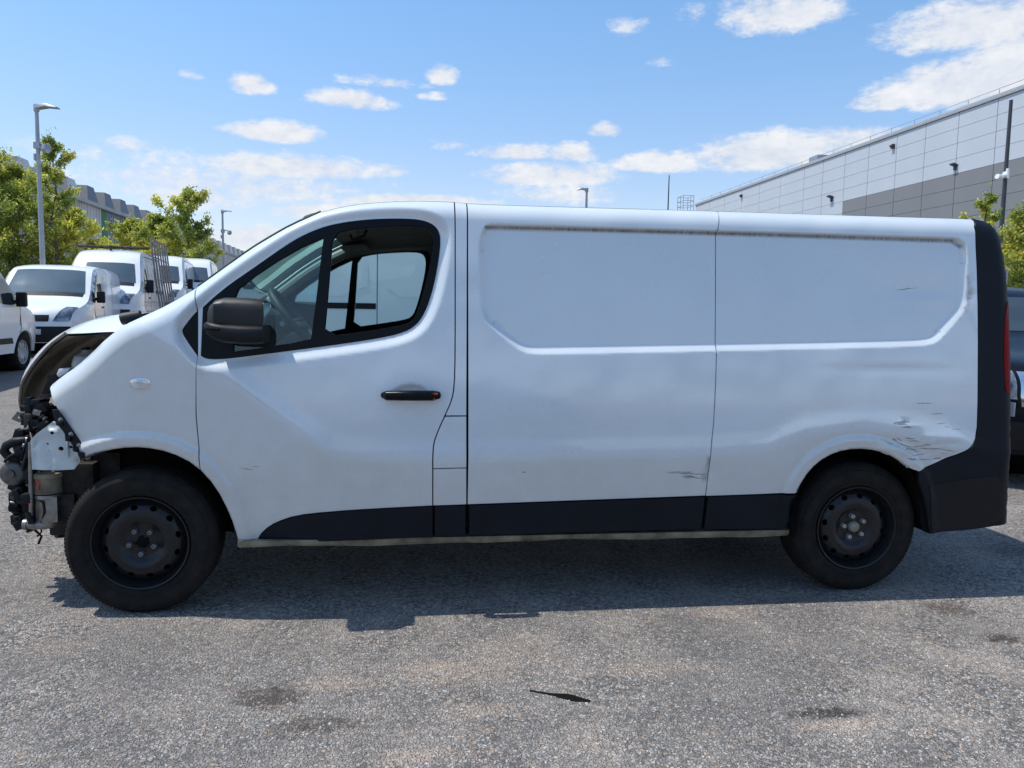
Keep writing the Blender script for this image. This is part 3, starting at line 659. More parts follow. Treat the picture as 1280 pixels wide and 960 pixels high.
# wheel-arch liners
for A, nm in ((ARCH_F, 0), (ARCH_R, 1)):
    for s_ in (0, 1):
        cc = np.mean(np.array(A), 0); v = []; f = []
        P_ = [((a[0]-(0 if nm == 0 else 3.498))*1.0+(0 if nm == 0 else 3.498), a[1]) for a in A]
        n_ = len(P_)
        for j, (yd, k) in enumerate(((.06 if nm == 0 else -.012, 1.0), (.08, 1.015), (.34, 1.02), (.345, .3))):
            for a in P_:
                ya = yd if s_ == 0 else VW-yd; c0 = (0.0 if nm == 0 else 3.498, .33)
                v.append((c0[0]+(a[0]-c0[0])*k, ya, c0[1]+(a[1]-c0[1])*k))
        for j in range(3):
            for i in range(n_-1): f.append((j*n_+i, j*n_+i+1, (j+1)*n_+i+1, (j+1)*n_+i))
        lb = MB(); lb.add(v, f); lb.build('wheel_arch_liner', M['dark'], van, True)

for yb in (.27, VW-.27):
    mf = MB(); mf.box((4.04, yb, .56), (.025, .34, .40), M=Matrix.Rotation(.12, 3, 'Y')); mf.build('mud_flap', M['dark'], van)
# ---- wheels
def make_wheel(cx, front, far):
    w = bpy.data.objects.new('wheel', None); COL.objects.link(w); w.parent = van; w.empty_display_size = .1
    R = .338; yo = 0.0
    t = MB(); pr = [(.214, .018), (.222, .006), (.236, .0), (.262, -.008), (.290, -.009), (.312, -.002), (.325, .010), (.332, .022)]
    tread = [(R-.003, .030)]
    for g in (.045, .085, .125, .165):
        tread += [(R, g-.013), (R, g-.004), (R-.008, g-.003), (R-.008, g+.003), (R, g+.004)]
    tread += [(R-.003, .188)]
    pr2 = [(.325, .200), (.300, .212), (.250, .214), (.214, .20)]
    t.lathe(pr+tread+pr2, (0, 0, 0), 96)
    # shoulder blocks
    for k in range(110):
        a = 2*pi*k/110; Mx = Matrix.Rotation(-a, 3, 'Y')
        t.box(Mx @ Vector((.3295, .024, 0)), (.008, .014, .0115), M=Mx)
    # raised sidewall lettering bars and ribs
    for rr in (.246, .304):
        t.lathe([(rr-.0015, -.0065-(.003 if rr < .3 else .0)), (rr, -.0105-(.0 if rr < .3 else -.002)), (rr+.0015, -.0065-(.003 if rr < .3 else 0))], (0, 0, 0), 96)
    ty = t.build('tyre', M['rubber'], w, True, angle=30)
    rm = MB()
    rm.lathe([(.216, .02), (.219, .004), (.216, -.002), (.210, .000), (.205, .012), (.200, .026), (.196, .045), (.190, .058), (.186, .12), (.186, .19)], (0, 0, 0), 72)
    rm.build('rim_barrel', M['steel'], w, True, angle=40)
    def Sr(x, z):
        r = np.sqrt(np.asarray(x)**2+np.asarray(z)**2)
        y = np.interp(r, [0, .028, .032, .075, .085, .100, .120, .150, .172, .188, .195], [.028, .028, .040, .040, .036, .026, .020, .024, .036, .052, .060]); return y
    out = [(.192*cos(a), .192*sin(a)) for a in np.linspace(0, 2*pi, 64, endpoint=False)]
    holes = []
    for k in range(12):
        a = 2*pi*(k+.5)/12; c = (.162*cos(a), .162*sin(a)); ho = []
        for b in np.linspace(0, 2*pi, 16, endpoint=False):
            u_, v_ = .011*cos(b), .0165*sin(b); ho.append((c[0]+u_*cos(a)-v_*sin(a), c[1]+u_*sin(a)+v_*cos(a)))
        holes.append(ho)
    dm = panel_mesh('rim_disc', out, holes, Sr, base=.010, rim=.012, ds=.008); link('rim_disc', dm, M['steel'], w)
    bk = MB(); bk.lathe([(.0, .085), (.12, .085), (.185, .075)], (0, 0, 0), 40); bk.lathe([(.0, .06), (.06, .06), (.1, .09)], (0, 0, 0), 24); bk.build('brake_drum', M['dark'], w, True)
    hc = MB(); hc.lathe([(0, .010 if not front else .026), (.022, .012 if not front else .026), (.027, .018 if not front else .03), (.030, .036)], (0, 0, 0), 24); hc.build('hub_cap', M['dark'] if front else M['cap'], w, True, angle=50)
    bm_ = M['bolt_dark'] if front else M['bolt']
    for k in range(5):
        a = pi/2+pi+2*pi*k/5; c = (.057*cos(a), 0, .057*sin(a)); b = MB()
        b.lathe([(.004, .020), (.005, .014), (.009, .014), (.0125, .018), (.0135, .040)], c, 6); b.lathe([(0, .022), (.005, .020)], c, 6); b.build('wheel_bolt', bm_, w, False)
    w.location = (cx, .052 if not far else VW-.052, R-.006 if front else R-.004)
    rot = radians(4 if front else 24)
    w.rotation_euler = (0, rot, 0) if not far else (0, rot, pi)
    return w
make_wheel(-.012, True, False); make_wheel(3.498, False, False); make_wheel(-.012, True, True); make_wheel(3.498, False, True)

# ------------------------------------------------------------------ bonnet, sprung open and seen from behind its nose
HY = [.20, .34, .50, .66, .82, .978]
LIPPX = [(80, 417), (60, 432), (40, 455), (25, 480), (23, 505), (34, 528)]
lips = [atY(a, b, y) for (a, b), y in zip(LIPPX, HY)]
def hood_curve(y):
    ys = y if y <= .978 else VW-y
    lx = np.interp(ys, HY, [p[0] for p in lips]); lz = np.interp(ys, HY, [p[2] for p in lips])
    t = (ys-.2)/.778
    q_ = 1-(1-min(t/.5, 1))**2; hx, hz_ = -.10-.06*t, 1.292+.085*q_
    c1 = (hx*.6+lx*.4, hz_+.004); c2 = (lx+.05+.05*(1-t), lz*.3+(hz_-.012)*.7)
    o = []
    for k in range(19):
        s = k/18; a = (1-s)**3; b = 3*s*(1-s)**2; c = 3*s*s*(1-s); d = s**3
        o.append((a*hx+b*c1[0]+c*c2[0]+d*lx, a*hz_+b*c1[1]+c*c2[1]+d*lz))
    return o
def hood_mesh(name, mat, inner):
    v = []; f = []; ys = np.linspace(.2, VW-.2, 41)
    for y in ys:
        c = hood_curve(y)
        for k, (x, z) in enumerate(c):
            s = k/18; dr = 0
            if inner:
                e = min((y-.2), (VW-.2-y), .12)/.12; rib = .018*smooth01(np.array(e))*(1 if .1 < s < .93 else .15)
                rib *= (1.0-.75*(abs(math.sin(y*7.5+s*3)) > .55))
                x += .014+rib*.6; z -= .010+rib
            v.append((x, y, z))
    for i in range(40):
        for k in range(18): f.append((i*19+k, i*19+k+1, (i+1)*19+k+1, (i+1)*19+k))
    mb = MB(); mb.add(v, f)
    return mb.build(name, mat, van, True, angle=70)
hood = hood_mesh('bonnet', M['white'], False)
inn = hood_mesh('bonnet_inner_panel', M['liner'], True)
ed = MB(); ed.tube([(p[0], p[1], p[2]) for p in [(hood_curve(y)[-1][0]+.006, y, hood_curve(y)[-1][1]) for y in np.linspace(.2, VW-.2, 30)]], .008, 6); ed.build('bonnet_lip', M['liner'], van, True)
# cowl and inner wing
cw = MB(); cw.box((.17, VW/2, 1.33), (.30, VW-.5, .10)); cw.box((.25, VW/2, 1.1), (.04, VW-.3, .45)); cw.build('cowl', M['trim'], van, bevel=.01)
c2 = MB(); a, b = px3(152, 399, .24), px3(176, 394, .24); c2.tube([a, b], [.028, .024], 12); c2.build('hinge_cover', M['trim'], van, True)
def T(name, pts, r, mat, n=10, parent=van): 
    mb = MB(); mb.tube([px3(*p) for p in pts], r, n); return mb.build(name, mat, parent, True, angle=50)
# structure behind the missing bumper
def plate(name, pts, Y, th, mat, bevel=.003, parent=van, holes=()):
    P_ = [atY(a, b, Y) for a, b in pts]; mb = MB(); mb.prism([(p[0], p[2]) for p in P_], Y, Y+th); return mb.build(name, mat, parent, bevel=bevel)
def hplate(name, pts, holes, Y, th, mat, parent=van, Sf=None):
    o = [(atY(a, b, Y)[0], atY(a, b, Y)[2]) for a, b in pts]; hs = []
    for (hx, hy, rx, ry) in holes:
        c = atY(hx, hy, Y); k = 4.0/971*1.0
        hs.append([(c[0]+rx*k*cos(t), c[2]+ry*k*sin(t)) for t in np.linspace(0, 2*pi, 12, endpoint=False)])
    me = panel_mesh(name, o, hs, Sf or (lambda x, z: Y+0*np.asarray(x)), base=.02, fine=None, rim=th, ds=.01); return link(name, me, mat, parent)
def Spl(x, z):  # pressed steel relief
    y = .150+0*np.asarray(x, float)
    c = atY(52, 575, .15); y = y+.008*(1-smooth01((np.abs(np.sqrt(((x-c[0])/.035)**2+((z-c[2])/.09)**2)-1))/.25))
    c = atY(82, 580, .15); y = y-.012*smooth01((1-np.maximum(np.abs(x-c[0])/.06, np.abs(z-c[2])/.035))*4)
    c = atY(66, 541, .15); y = y-.010*smooth01((1-np.sqrt(((x-c[0])/.035)**2+((z-c[2])/.022)**2))*3)
    return y
hplate('headlamp_support', [(66, 527), (74, 531), (82, 545), (90, 556), (98, 568), (100, 577), (94, 586), (62, 588), (40, 587), (38, 550), (46, 542)], [(76, 561, 3, 2.6), (59, 555, 1.8, 1.4), (88, 559, 2.4, 1.8), (66, 541, 2.2, 1.8)], .150, .012, M['dirtp'], Sf=Spl)
T('seam_ridge', [(84, 552, .145), (85, 570, .145), (85, 587, .145)], .004, M['dirtp'], 6)
# black bolted strip along the wing's cut edge
stp = [(64, 512), (71, 512), (84, 530), (100, 551), (113, 570), (116, 577), (104, 577), (92, 560), (80, 541), (68, 527)]
plate('wing_edge_strip', stp, .105, .02, M['black'], .004)
for (a, b) in ((75, 525), (98, 557), (88, 543), (109, 572)):
    p = px3(a, b, .10); mb = MB(); mb.lathe([(0, -.008), (.007, -.006), (.008, .002), (.011, .004)], p, 10); mb.build('trim_bolt', M['alu'], van, True)
for i, (a, b, w, h) in enumerate(((84, 548, 7, 9), (101, 568, 9, 8), (73, 530, 8, 6), (93, 562, 6, 7))):
    plate('trim_clip', [(a-w/2, b-h/2), (a+w/2, b-h/2+2), (a+w/2-1, b+h/2), (a-w/2+1, b+h/2-1)], .085, .03, M['black'], .003)
# dark mass of engine, radiator pack and subframe
en = MB()
def ebox(px, py, Y, sx, sy, sz): en.box(px3(px, py, Y), (sx, sy, sz))
en.box((-.38, VW/2, .76), (.30, .95, .50)); en.box((-.60, VW/2, .64), (.06, 1.25, .50)); en.box((-.05, VW/2, .95), (.5, 1.1, .30)); en.box((-.05, VW/2, .70), (.5, 1.2, .70))
en.box((-.70, VW/2, .47), (.05, 1.2, .07)); en.box((-.2, .42, .50), (.6, .10, .12)); en.box((-.2, VW-.42, .50), (.6, .10, .12))
ebox(95, 600, .30, .20, .10, .18); ebox(124, 484, .6, .3, .3, .15); ebox(84, 640, .28, .12, .12, .20)
en.build('engine_block', M['bay'], van, bevel=.015)
r2 = random.Random(5)
cl = MB()
for k in range(95):   # brackets, clips and connectors around the radiator pack
    px, py = r2.uniform(24, 48), r2.uniform(500, 660)
    if py < 540: px += 10
    cl.box(px3(px, py, r2.uniform(.22, .6)), (r2.uniform(.02, .06), r2.uniform(.02, .08), r2.uniform(.02, .06)), M=Matrix.Rotation(r2.uniform(-.6, .6), 3, 'Y'))
tag(cl.build('bracket_cluster', M['black'], van, bevel=.004), kind='stuff')
for k in range(16):
    y = r2.uniform(.22, .5); a = (r2.uniform(26, 50), r2.uniform(500, 640)); pts = [(a[0], a[1], y)]
    for j in range(4): a = (min(52, max(14, a[0]+r2.uniform(-9, 9))), a[1]+r2.uniform(4, 16)); pts.append((a[0], a[1], y+r2.uniform(-.02, .02)))
    T('cable', pts, r2.uniform(.004, .008), M['black'], 6)
T('coolant_hose', [(42, 551, .30), (32, 551, .28), (18, 552, .28), (8, 557, .28), (5, 564, .28), (11, 571, .28), (20, 573, .28), (30, 570, .30), (42, 568, .32)], .021, M['black'], 12)
T('coolant_hose', [(30, 540, .34), (38, 537, .34), (50, 536, .36), (60, 530, .4)], .018, M['black'], 10)
T('coolant_hose', [(28, 520, .40), (38, 517, .40), (52, 515, .42), (66, 508, .46)], .022, M['black'], 10)
T('hose_clamp', [(36, 551, .285), (33, 551, .285)], .024, M['alu'], 12)
T('wiring_loop', [(6, 577, .26), (12, 571, .25), (22, 566, .25), (33, 565, .26), (42, 569, .28)], .008, M['black'], 8)
mb = MB(); p = px3(27, 587, .36); mb.lathe([(0, -.10), (.045, -.10), (.056, -.092), (.060, -.08), (.060, .04), (.05, .06), (0, .06)], p, 28); mb.lathe([(.0, -.112), (.018, -.11), (.02, -.1)], p, 12); mb.build('compressor_pump', plain('dull_casting', (.12, .115, .11), .55, .5, var=.4, scale=30), van, True, angle=40)
T('pump_bracket', [(36, 575, .30), (39, 590, .30), (38, 605, .30)], .014, M['black'], 8)
for k in range(34):
    m_ = r2.choice(['alu', 'sill', 'bay', 'black', 'black', 'galv']); a, b = r2.uniform(18, 50), r2.uniform(505, 655); y = r2.uniform(.2, .34)
    if b < 540: a += 14
    if k % 2: T('clip', [(a, b, y), (a+r2.uniform(-4, 4), b+r2.uniform(-4, 4), y)], r2.uniform(.005, .012), M[m_], 8)
    else: mb = MB(); mb.box(px3(a, b, y), (r2.uniform(.01, .035), .02, r2.uniform(.01, .035)), M=Matrix.Rotation(r2.uniform(-1, 1), 3, 'Y')); mb.build('clip', M[m_], van, bevel=.002)
T('connector', [(35, 628, .2), (38, 634, .2)], .008, M['red'], 8)
# horn / crash bracket, lower left
plate('crash_bracket', [(8, 611), (14, 593), (20, 594), (20, 606), (28, 612), (34, 630), (34, 645), (28, 640), (24, 625), (16, 615)], .30, .05, M['black'], .006)
T('horn', [(22, 600, .3), (30, 598, .3), (38, 602, .3)], [.03, .026, .016], M['black'], 12)
T('horn', [(24, 612, .3), (32, 612, .3), (38, 618, .3)], [.022, .022, .016], M['black'], 12)
T('fog_lamp_body', [(14, 632, .32), (22, 633, .32), (34, 636, .34)], [.03, .036, .02], M['blackg'], 12)
T('connector', [(12, 622, .32), (18, 626, .32), (26, 628, .32)], [.010, .016, .012], M['black'], 8)
T('lower_lamp_body', [(16, 634, .36), (30, 640, .36), (42, 646, .38)], [.024, .034, .02], M['blackg'], 12)
T('radiator_post', [(38, 553, .20), (38.5, 600, .20), (39, 652, .20)], .010, M['alu'], 8)
T('radiator_post', [(43, 590, .24), (43, 620, .24), (44, 650, .24)], .014, M['black'], 8)
# intercooler duct below the support plate
mb = MB(); p = px3(61, 615, .25); q = px3(61, 588, .25); s_ = px3(62, 655, .25)
mb.lathe([(0, .0), (.062, .0), (.062, (p[2]-q[2])*-.1), (.058, .07), (.066, .075), (.066, .095), (.0, .10)], (p[0], .25, p[2]), 28, 'z'); mb.build('air_duct', M['sill'], van, True, angle=40)
mb = MB(); mb.lathe([(.0, -.01), (.064, -.005), (.066, -.02), (.058, -.03), (.060, -.12), (.045, -.16), (.03, -.17), (0, -.17)], (p[0]+.004, .25, p[2]), 28, 'z'); mb.box((p[0]+.035, .22, p[2]-.07), (.05, .06, .12)); mb.build('intercooler_tank', M['alu'], van, True, angle=40)
T('turbo_pipe', [(33, 655, .22), (44, 656, .22), (56, 656, .22), (66, 652, .23), (72, 644, .25), (74, 632, .28)], [.022, .022, .022, .026, .030, .03], M['alu'], 14)
T('pipe_collar', [(30, 655.5, .22), (35, 655.5, .22)], .026, M['alu'], 14)
T('lower_hose', [(36, 640, .2), (38, 648, .2), (40, 654, .2)], .016, M['black'], 10)
T('brake_line', [(44, 598, .2), (49, 604, .19), (47, 612, .19), (52, 618, .2)], .004, M['orange'], 6)
T('cable', [(46, 622, .2), (54, 628, .19), (56, 640, .19), (52, 652, .2)], .006, M['black'], 6)
T('subframe_end', [(70, 665, .30), (78, 664, .32), (90, 655, .36)], [.03, .035, .04], M['black'], 12)
plate('inner_wing', [(44, 590), (104, 578), (112, 574), (130, 566), (150, 566), (150, 600), (110, 630), (90, 640), (72, 640), (72, 592)], .32, .02, M['bay'], .0)
for (a, b, r_) in ((106, 599, 4), (115, 601, 4), (102, 612, 2.4)):
    p = px3(a, b, .318); mb = MB(); mb.lathe([(0, 0), (.004*r_, 0)], p, 12); mb.build('drain_hole', M['dark'], van)
# parts seen under the open bonnet
mb = MB(); p = px3(110, 455, .45); mb.lathe([(0, -.07), (.04, -.07), (.068, -.05), (.072, .0), (.06, .04), (.03, .055), (.025, .07), (0, .07)], p, 24, 'z'); mb.build('coolant_reservoir', M['bottle'], van, True, angle=45)
T('reservoir_cap', [(108, 438, .45), (107, 434, .45)], .020, M['black'], 12)
plate('fuse_box_lid', [(73, 461), (88, 460), (84, 466), (73, 472), (70, 468)], .30, .10, M['white'], .006)
plate('bonnet_latch_bar', [(60, 470), (76, 466), (72, 480), (60, 492), (52, 492)], .45, .03, M['bay'], .004)
plate('bonnet_hinge_bar', [(124, 420), (142, 417), (134, 424), (128, 424)], .27, .04, M['sill'], .003)
hplate('latch_tab', [(14, 524), (22, 514), (31, 520), (33, 529), (24, 528)], [(23, 522, 1.6, 1.5), (28, 525, 1.4, 1.2)], .62, .006, M['liner'])

# ------------------------------------------------------------------ cab
fl = MB(); fl.box((.95, VW/2, .55), (1.1, VW-.30, .04)); fl.build('cab_floor', M['dark'], van)
bh = MB(); bh.box((1.56, VW/2, 1.12), (.03, VW-.34, 1.42)); bh.build('bulkhead', M['headliner'], van, bevel=.01)
hlm = MB(); v = []; f = []
xs = np.linspace(.78, 1.56, 14)
for x in xs:
    zt_ = float(np.interp(x, [p[0] for p in U_roof], [p[1] for p in U_roof]))-.045
    for k in range(13):
        t = -1+2*k/12; v.append((x, VW/2+t*(VW/2-.15), zt_-.07*abs(t)**5))
for i in range(13):
    for k in range(12): f.append((i*13+k, i*13+k+1, (i+1)*13+k+1, (i+1)*13+k))
hlm.add(v, f); hlm.build('headliner', M['headliner'], van, True)
da = MB(); y0_, y1_ = .13, VW-.13
pr = [(.12, 1.24), (.20, 1.33), (.34, 1.35), (.46, 1.325), (.52, 1.26), (.54, 1.10), (.50, 1.0), (.40, .92), (.14, .92)]
da.prism(pr, y0_, y1_); da.build('dashboard', M['dash'], van, bevel=.02)
bi = MB(); bi.prism([(.36, 1.30), (.40, 1.40), (.48, 1.42), (.55, 1.38), (.52, 1.27)], .28, .66); bi.build('instrument_cowl', M['dash'], van, bevel=.02)
# steering wheel
sw = MB(); c = Vector((.63, .47, 1.355)); ax = Vector((.78, 0, .62)).normalized(); a_ = Vector((0, 1, 0)); b_ = ax.cross(a_)
sw.tube([c+(a_*cos(t)+b_*sin(t))*.185 for t in np.linspace(0, 2*pi, 40, endpoint=False)], .0165, 10, closed=True)
for t in (0, pi, -pi/2): sw.tube([c-ax*.03, c+(a_*cos(t)+b_*sin(t))*.10-ax*.015, c+(a_*cos(t)+b_*sin(t))*.182], [.022, .016, .012], 8)
sw.lathe([(0, 0), (.055, 0), (.07, -.02), (.06, -.05), (0, -.05)], c+Vector((0, 0, -.01)), 20, 'z'); sw.tube([c-ax*.03, c-ax*.22], .035, 12)
sw.build('steering_wheel', M['dash'], van, True)
stk = MB(); stk.tube([c-ax*.06+Vector((0, -.03, 0)), c-ax*.05+Vector((0, -.16, .01)), c-ax*.045+Vector((0, -.19, .012))], [.012, .009, .013], 8); stk.build('column_stalk', M['beige'], van, True)
kn = MB(); kn.tube([(.47, .235, 1.30), (.53, .235, 1.295)], [.03, .028], 14); kn.build('air_vent', M['beige'], van, True)
pp = MB(); pp.box((.34, .52, 1.358), (.16, .22, .006), rz=.3); pp.box((.36, .42, 1.354), (.10, .15, .005), rz=-.4); pp.build('papers', M['white'], van)
vis = MB(); vis.box((.86, .45, 1.80), (.16, .36, .018), M=Matrix.Rotation(radians(-8), 3, 'Y')); vis.build('sun_visor', M['headliner'], van, bevel=.008)
vis = MB(); vis.box((.86, VW-.45, 1.80), (.16, .36, .018), M=Matrix.Rotation(radians(-8), 3, 'Y')); vis.build('sun_visor', M['headliner'], van, bevel=.008)
gh = MB(); q1, q2 = px3(438, 294, .14), px3(458, 288, .14); gh.tube([q1, (q1[0]+.01, .17, q1[2]-.02), (q2[0]-.01, .17, q2[2]-.02), q2], .007, 8); gh.build('grab_handle', M['dark'], van, True)
for yy_ in (0, 1):   # inner pillar and door-frame linings, both sides
    ps = [(p[0]+.03, (float(S(np.array([p[0]]), np.array([p[1]]))[0])+.085), p[1]-.055) for p in U_ws]+[(p[0], .20, p[1]-.07) for p in U_roof if p[0] < 1.5][3::3]
    ps = [(a, b if yy_ == 0 else VW-b, c) for a, b, c in ps]
    mb = MB(); mb.tube(ps, .036, 10); mb.build('pillar_lining', M['beige'], van, True)
    bl = MB(); bl.tube([(1.43, .17 if not yy_ else VW-.17, 1.78), (1.40, .13 if not yy_ else VW-.13, 1.5), (1.36, .11 if not yy_ else VW-.11, 1.15), (1.35, .1 if not yy_ else VW-.1, .7)], .05, 10); bl.build('door_post_lining', M['beige'], van, True)
    dt = MB(); dt.box((.94, .10 if not yy_ else VW-.10, .88), (.80, .05, .56)); dt.build('door_card', M['dash'], van, bevel=.015)
be = MB(); be.tube([(1.42, VW-.22, 1.75), (1.38, VW-.2, 1.3), (1.36, VW-.2, .7)], .012, 6); be.build('seat_belt', M['dark'], van, True)
for y in (.52, 1.42):
    se = MB(); se.box((1.02, y, .86), (.46, .46, .16)); se.box((1.28, y, .98), (.14, .44, .30)); se.build('seat', M['trim'], van, bevel=.04)
tlb = MB(); tlb.box(px3(1254.5, 346, .16), (.012, .05, .07)); tlb.build('door_hinge', M['galv'], van, bevel=.003)
tlb = MB(); tlb.box(px3(1261.0, 511, .16), (.012, .08, .075)); tlb.build('rear_reflector', M['galv'], van, bevel=.003)
tlb = MB(); tlb.tube([px3(1249, 628, .18), px3(1249, 642, .18)], .018, 8); tlb.build('bumper_plug', M['black'], van, True)

# ================================================================== GROUND
def gz(y): y = min(27.5, max(0.0, y-4.5)); return .039*y*y/(y+3)
def ground_mat():
    t = NT('gravelled_asphalt'); P = t.geo()
    sep = t.n('ShaderNodeSeparateXYZ'); t.L.new(P, sep.inputs[0]); flat = t.n('ShaderNodeCombineXYZ'); t.L.new(sep.outputs[0], flat.inputs[0]); t.L.new(sep.outputs[1], flat.inputs[1]); Pf = flat.outputs[0]
    wob = t.n('ShaderNodeTexNoise'); wob.inputs['Scale'].default_value = 75; t.L.new(Pf, wob.inputs['Vector'])
    va = t.n('ShaderNodeVectorMath', operation='MULTIPLY_ADD'); t.L.new(wob.outputs['Color'], va.inputs[0]); va.inputs[1].default_value = (.022, .022, 0); t.L.new(Pf, va.inputs[2])
    def vor(scale, feat='F1'):
        o = t.n('ShaderNodeTexVoronoi', feature=feat, voronoi_dimensions='2D'); o.inputs['Scale'].default_value = scale; t.L.new(va.outputs[0], o.inputs['Vector']); return o
    v1 = vor(72); v2 = vor(130); e1 = vor(72, 'DISTANCE_TO_EDGE')
    s1 = t.n('ShaderNodeSeparateColor'); t.L.new(v1.outputs['Color'], s1.inputs[0]); s2 = t.n('ShaderNodeSeparateColor'); t.L.new(v2.outputs['Color'], s2.inputs[0])
    big = t.noise(.55, 5, .6, vec=Pf); mid = t.noise(3.1, 6, .65, vec=Pf); fin = t.noise(14, 5, .6, vec=Pf); fin2 = t.noise(38, 4, .6, vec=Pf)
    tone = t.math('MULTIPLY', t.ramp(t.math('ADD', t.math('MULTIPLY', s1.outputs[0], .7), t.math('MULTIPLY', s2.outputs[0], .3)), .2, .85), 1.0)
    c = t.mix(tone, (.12, .12, .122), (.66, .635, .61))
    c = t.mix(t.ramp(s1.outputs[1], .82, .86), c, (.52, .42, .34)); c = t.mix(t.math('MULTIPLY', t.ramp(s1.outputs[2], .93, .95), .6), c, (.68, .66, .64)); c = t.mix(t.math('MULTIPLY', t.ramp(s2.outputs[1], .88, .9), .7), c, (.05, .05, .055))
    gapm = t.ramp(e1.outputs[0], .0, .10, .45, 1.0); c = t.mix(gapm, (.06, .058, .056), c)
    c = t.mix(t.ramp(mid, .44, .64, 0.0, .55), c, (.52, .475, .44)); c = t.mix(t.ramp(t.math('ADD', t.math('MULTIPLY', big, .6), t.math('MULTIPLY', t.noise(1.7, 5, .65, vec=Pf), .4)), .46, .60, 0, .5), c, (.17, .172, .18))
    c = t.mix(t.ramp(t.math('ADD', mid, t.math('MULTIPLY', fin, .35)), .80, .98, 0, .40), c, (.58, .47, .36))
    # stains, pale patches and a near-black patch, placed where they lie on the ground: (x, y, rx, ry, turn, strength, colour)
    for (px, py, wx, wy, st, col) in [(338, 872, 42, 14, .85, (.05, .035, .03)), (400, 905, 60, 10, .7, (.07, .055, .045)), (1035, 892, 50, 6, 1.0, (.035, .03, .03)), (1100, 768, 10, 6, .0, (0, 0, 0)), (1190, 762, 28, 9, .8, (.09, .065, .05)),
                                      (1250, 798, 24, 6, 1.1, (.05, .03, .02)), (1180, 700, 60, 8, .0, (0, 0, 0)), (695, 868, 26, 3.5, 0, (.01, .01, .015)), (715, 872, 24, 5, .0, (.01, .01, .015)), (90, 650, 60, 14, .5, (.62, .50, .40)),
                                      (560, 840, 70, 16, .7, (.62, .50, .40)), (820, 835, 80, 10, .6, (.62, .50, .40)), (1045, 905, 60, 5, .9, (.62, .50, .40)), (640, 815, 50, 22, .5, (.62, .50, .40)), (420, 855, 50, 8, .8, (.62, .50, .40)),
                                      (590, 888, 60, 9, .6, (.62, .50, .40)), (80, 810, 40, 10, .5, (.44, .36, .30)), (330, 755, 60, 12, .0, (.3, .25, .22)), (900, 765, 50, 8, .5, (.62, .50, .40)), (520, 945, 60, 8, .7, (.62, .50, .40)), (1270, 688, 40, 10, .6, (.02, .02, .02))]:
        if st <= 0: continue
        p = CAM+ray(px, py)*(-CAM[2]/ray(px, py)[2]); D = (p-CAM)@_f; dp = ray(px, py); q = CAM+ray(px, py+wy)*(-CAM[2]/ray(px, py+wy)[2])
        rx = wx/FPX*D; ry = abs(q[1]-p[1])+.01
        dx = t.math('MULTIPLY', t.math('SUBTRACT', sep.outputs[0], float(p[0])), 1/rx); dy = t.math('MULTIPLY', t.math('SUBTRACT', sep.outputs[1], float(p[1])), 1/ry)
        q2 = t.math('ADD', t.math('MULTIPLY', dx, dx), t.math('MULTIPLY', dy, dy))
        m = t.ramp(t.math('SUBTRACT', t.math('MULTIPLY', t.math('SUBTRACT', 1.25, q2), .75), t.math('ADD', t.math('MULTIPLY', t.math('SUBTRACT', fin2, .5), 3.2), t.math('MULTIPLY', t.math('SUBTRACT', fin, .5), 1.6))), -.05, .8, 0, min(st, 1.0)*(1.0 if col[0] < .2 else .6))
        m = t.math('MULTIPLY', m, t.ramp(tone, 0, 1, 1.0, .72)); c = t.mix(m, c, col)
    # far away the lot is worn plain asphalt
    far = t.ramp(sep.outputs[1], 4, 11); c = t.mix(far, c, t.mix(t.ramp(mid, .3, .7), (.27, .26, .25), (.36, .34, .32)))
    h = t.math('ADD', t.math('MULTIPLY', t.ramp(e1.outputs[0], 0, .35, 0, 1, 'SMOOTHSTEP'), t.math('ADD', .35, t.math('MULTIPLY', s1.outputs[0], .65))), t.math('MULTIPLY', t.noise(420, 2, vec=Pf), .15))
    n = t.bump(h, .009, 1.0); t.put(n, t.b.inputs['Normal'])
    c = t.mix(1.0, c, (1.06, 1.01, .955), 'MULTIPLY'); c = t.mix(t.ramp(t.noise(125, 3, .8, vec=Pf), .52, .64, 0, .75), c, (.075, .072, .07)); gr = t.noise(34, 5, .8, vec=Pf); c = t.mix(t.ramp(gr, .38, .58, .55, 0.0), c, (.085, .082, .078)); c = t.mix(t.ramp(t.noise(52, 4, .75, vec=Pf), .58, .72, 0, .35), c, (.60, .58, .55))
    return t.set(Base_Color=c, Roughness=.85, Specular_IOR_Level=.2)
gm = MB(); xs = [-900, -300, -120, -60, -30, -15, -6, 0, 6, 15, 30, 60, 120, 300, 900]; ys = [-900, -300, -60, -10, 0, 4, 4.5, 5, 6, 7, 8, 10, 12, 15, 20, 25, 28, 32, 50, 64.5, 120, 300, 900]
gm.add([(x, y, gz(y)) for y in ys for x in xs], [(j*len(xs)+i, j*len(xs)+i+1, (j+1)*len(xs)+i+1, (j+1)*len(xs)+i) for j in range(len(ys)-1) for i in range(len(xs)-1)])
tag(gm.build('ground', ground_mat(), smooth=True, angle=60), kind='structure')
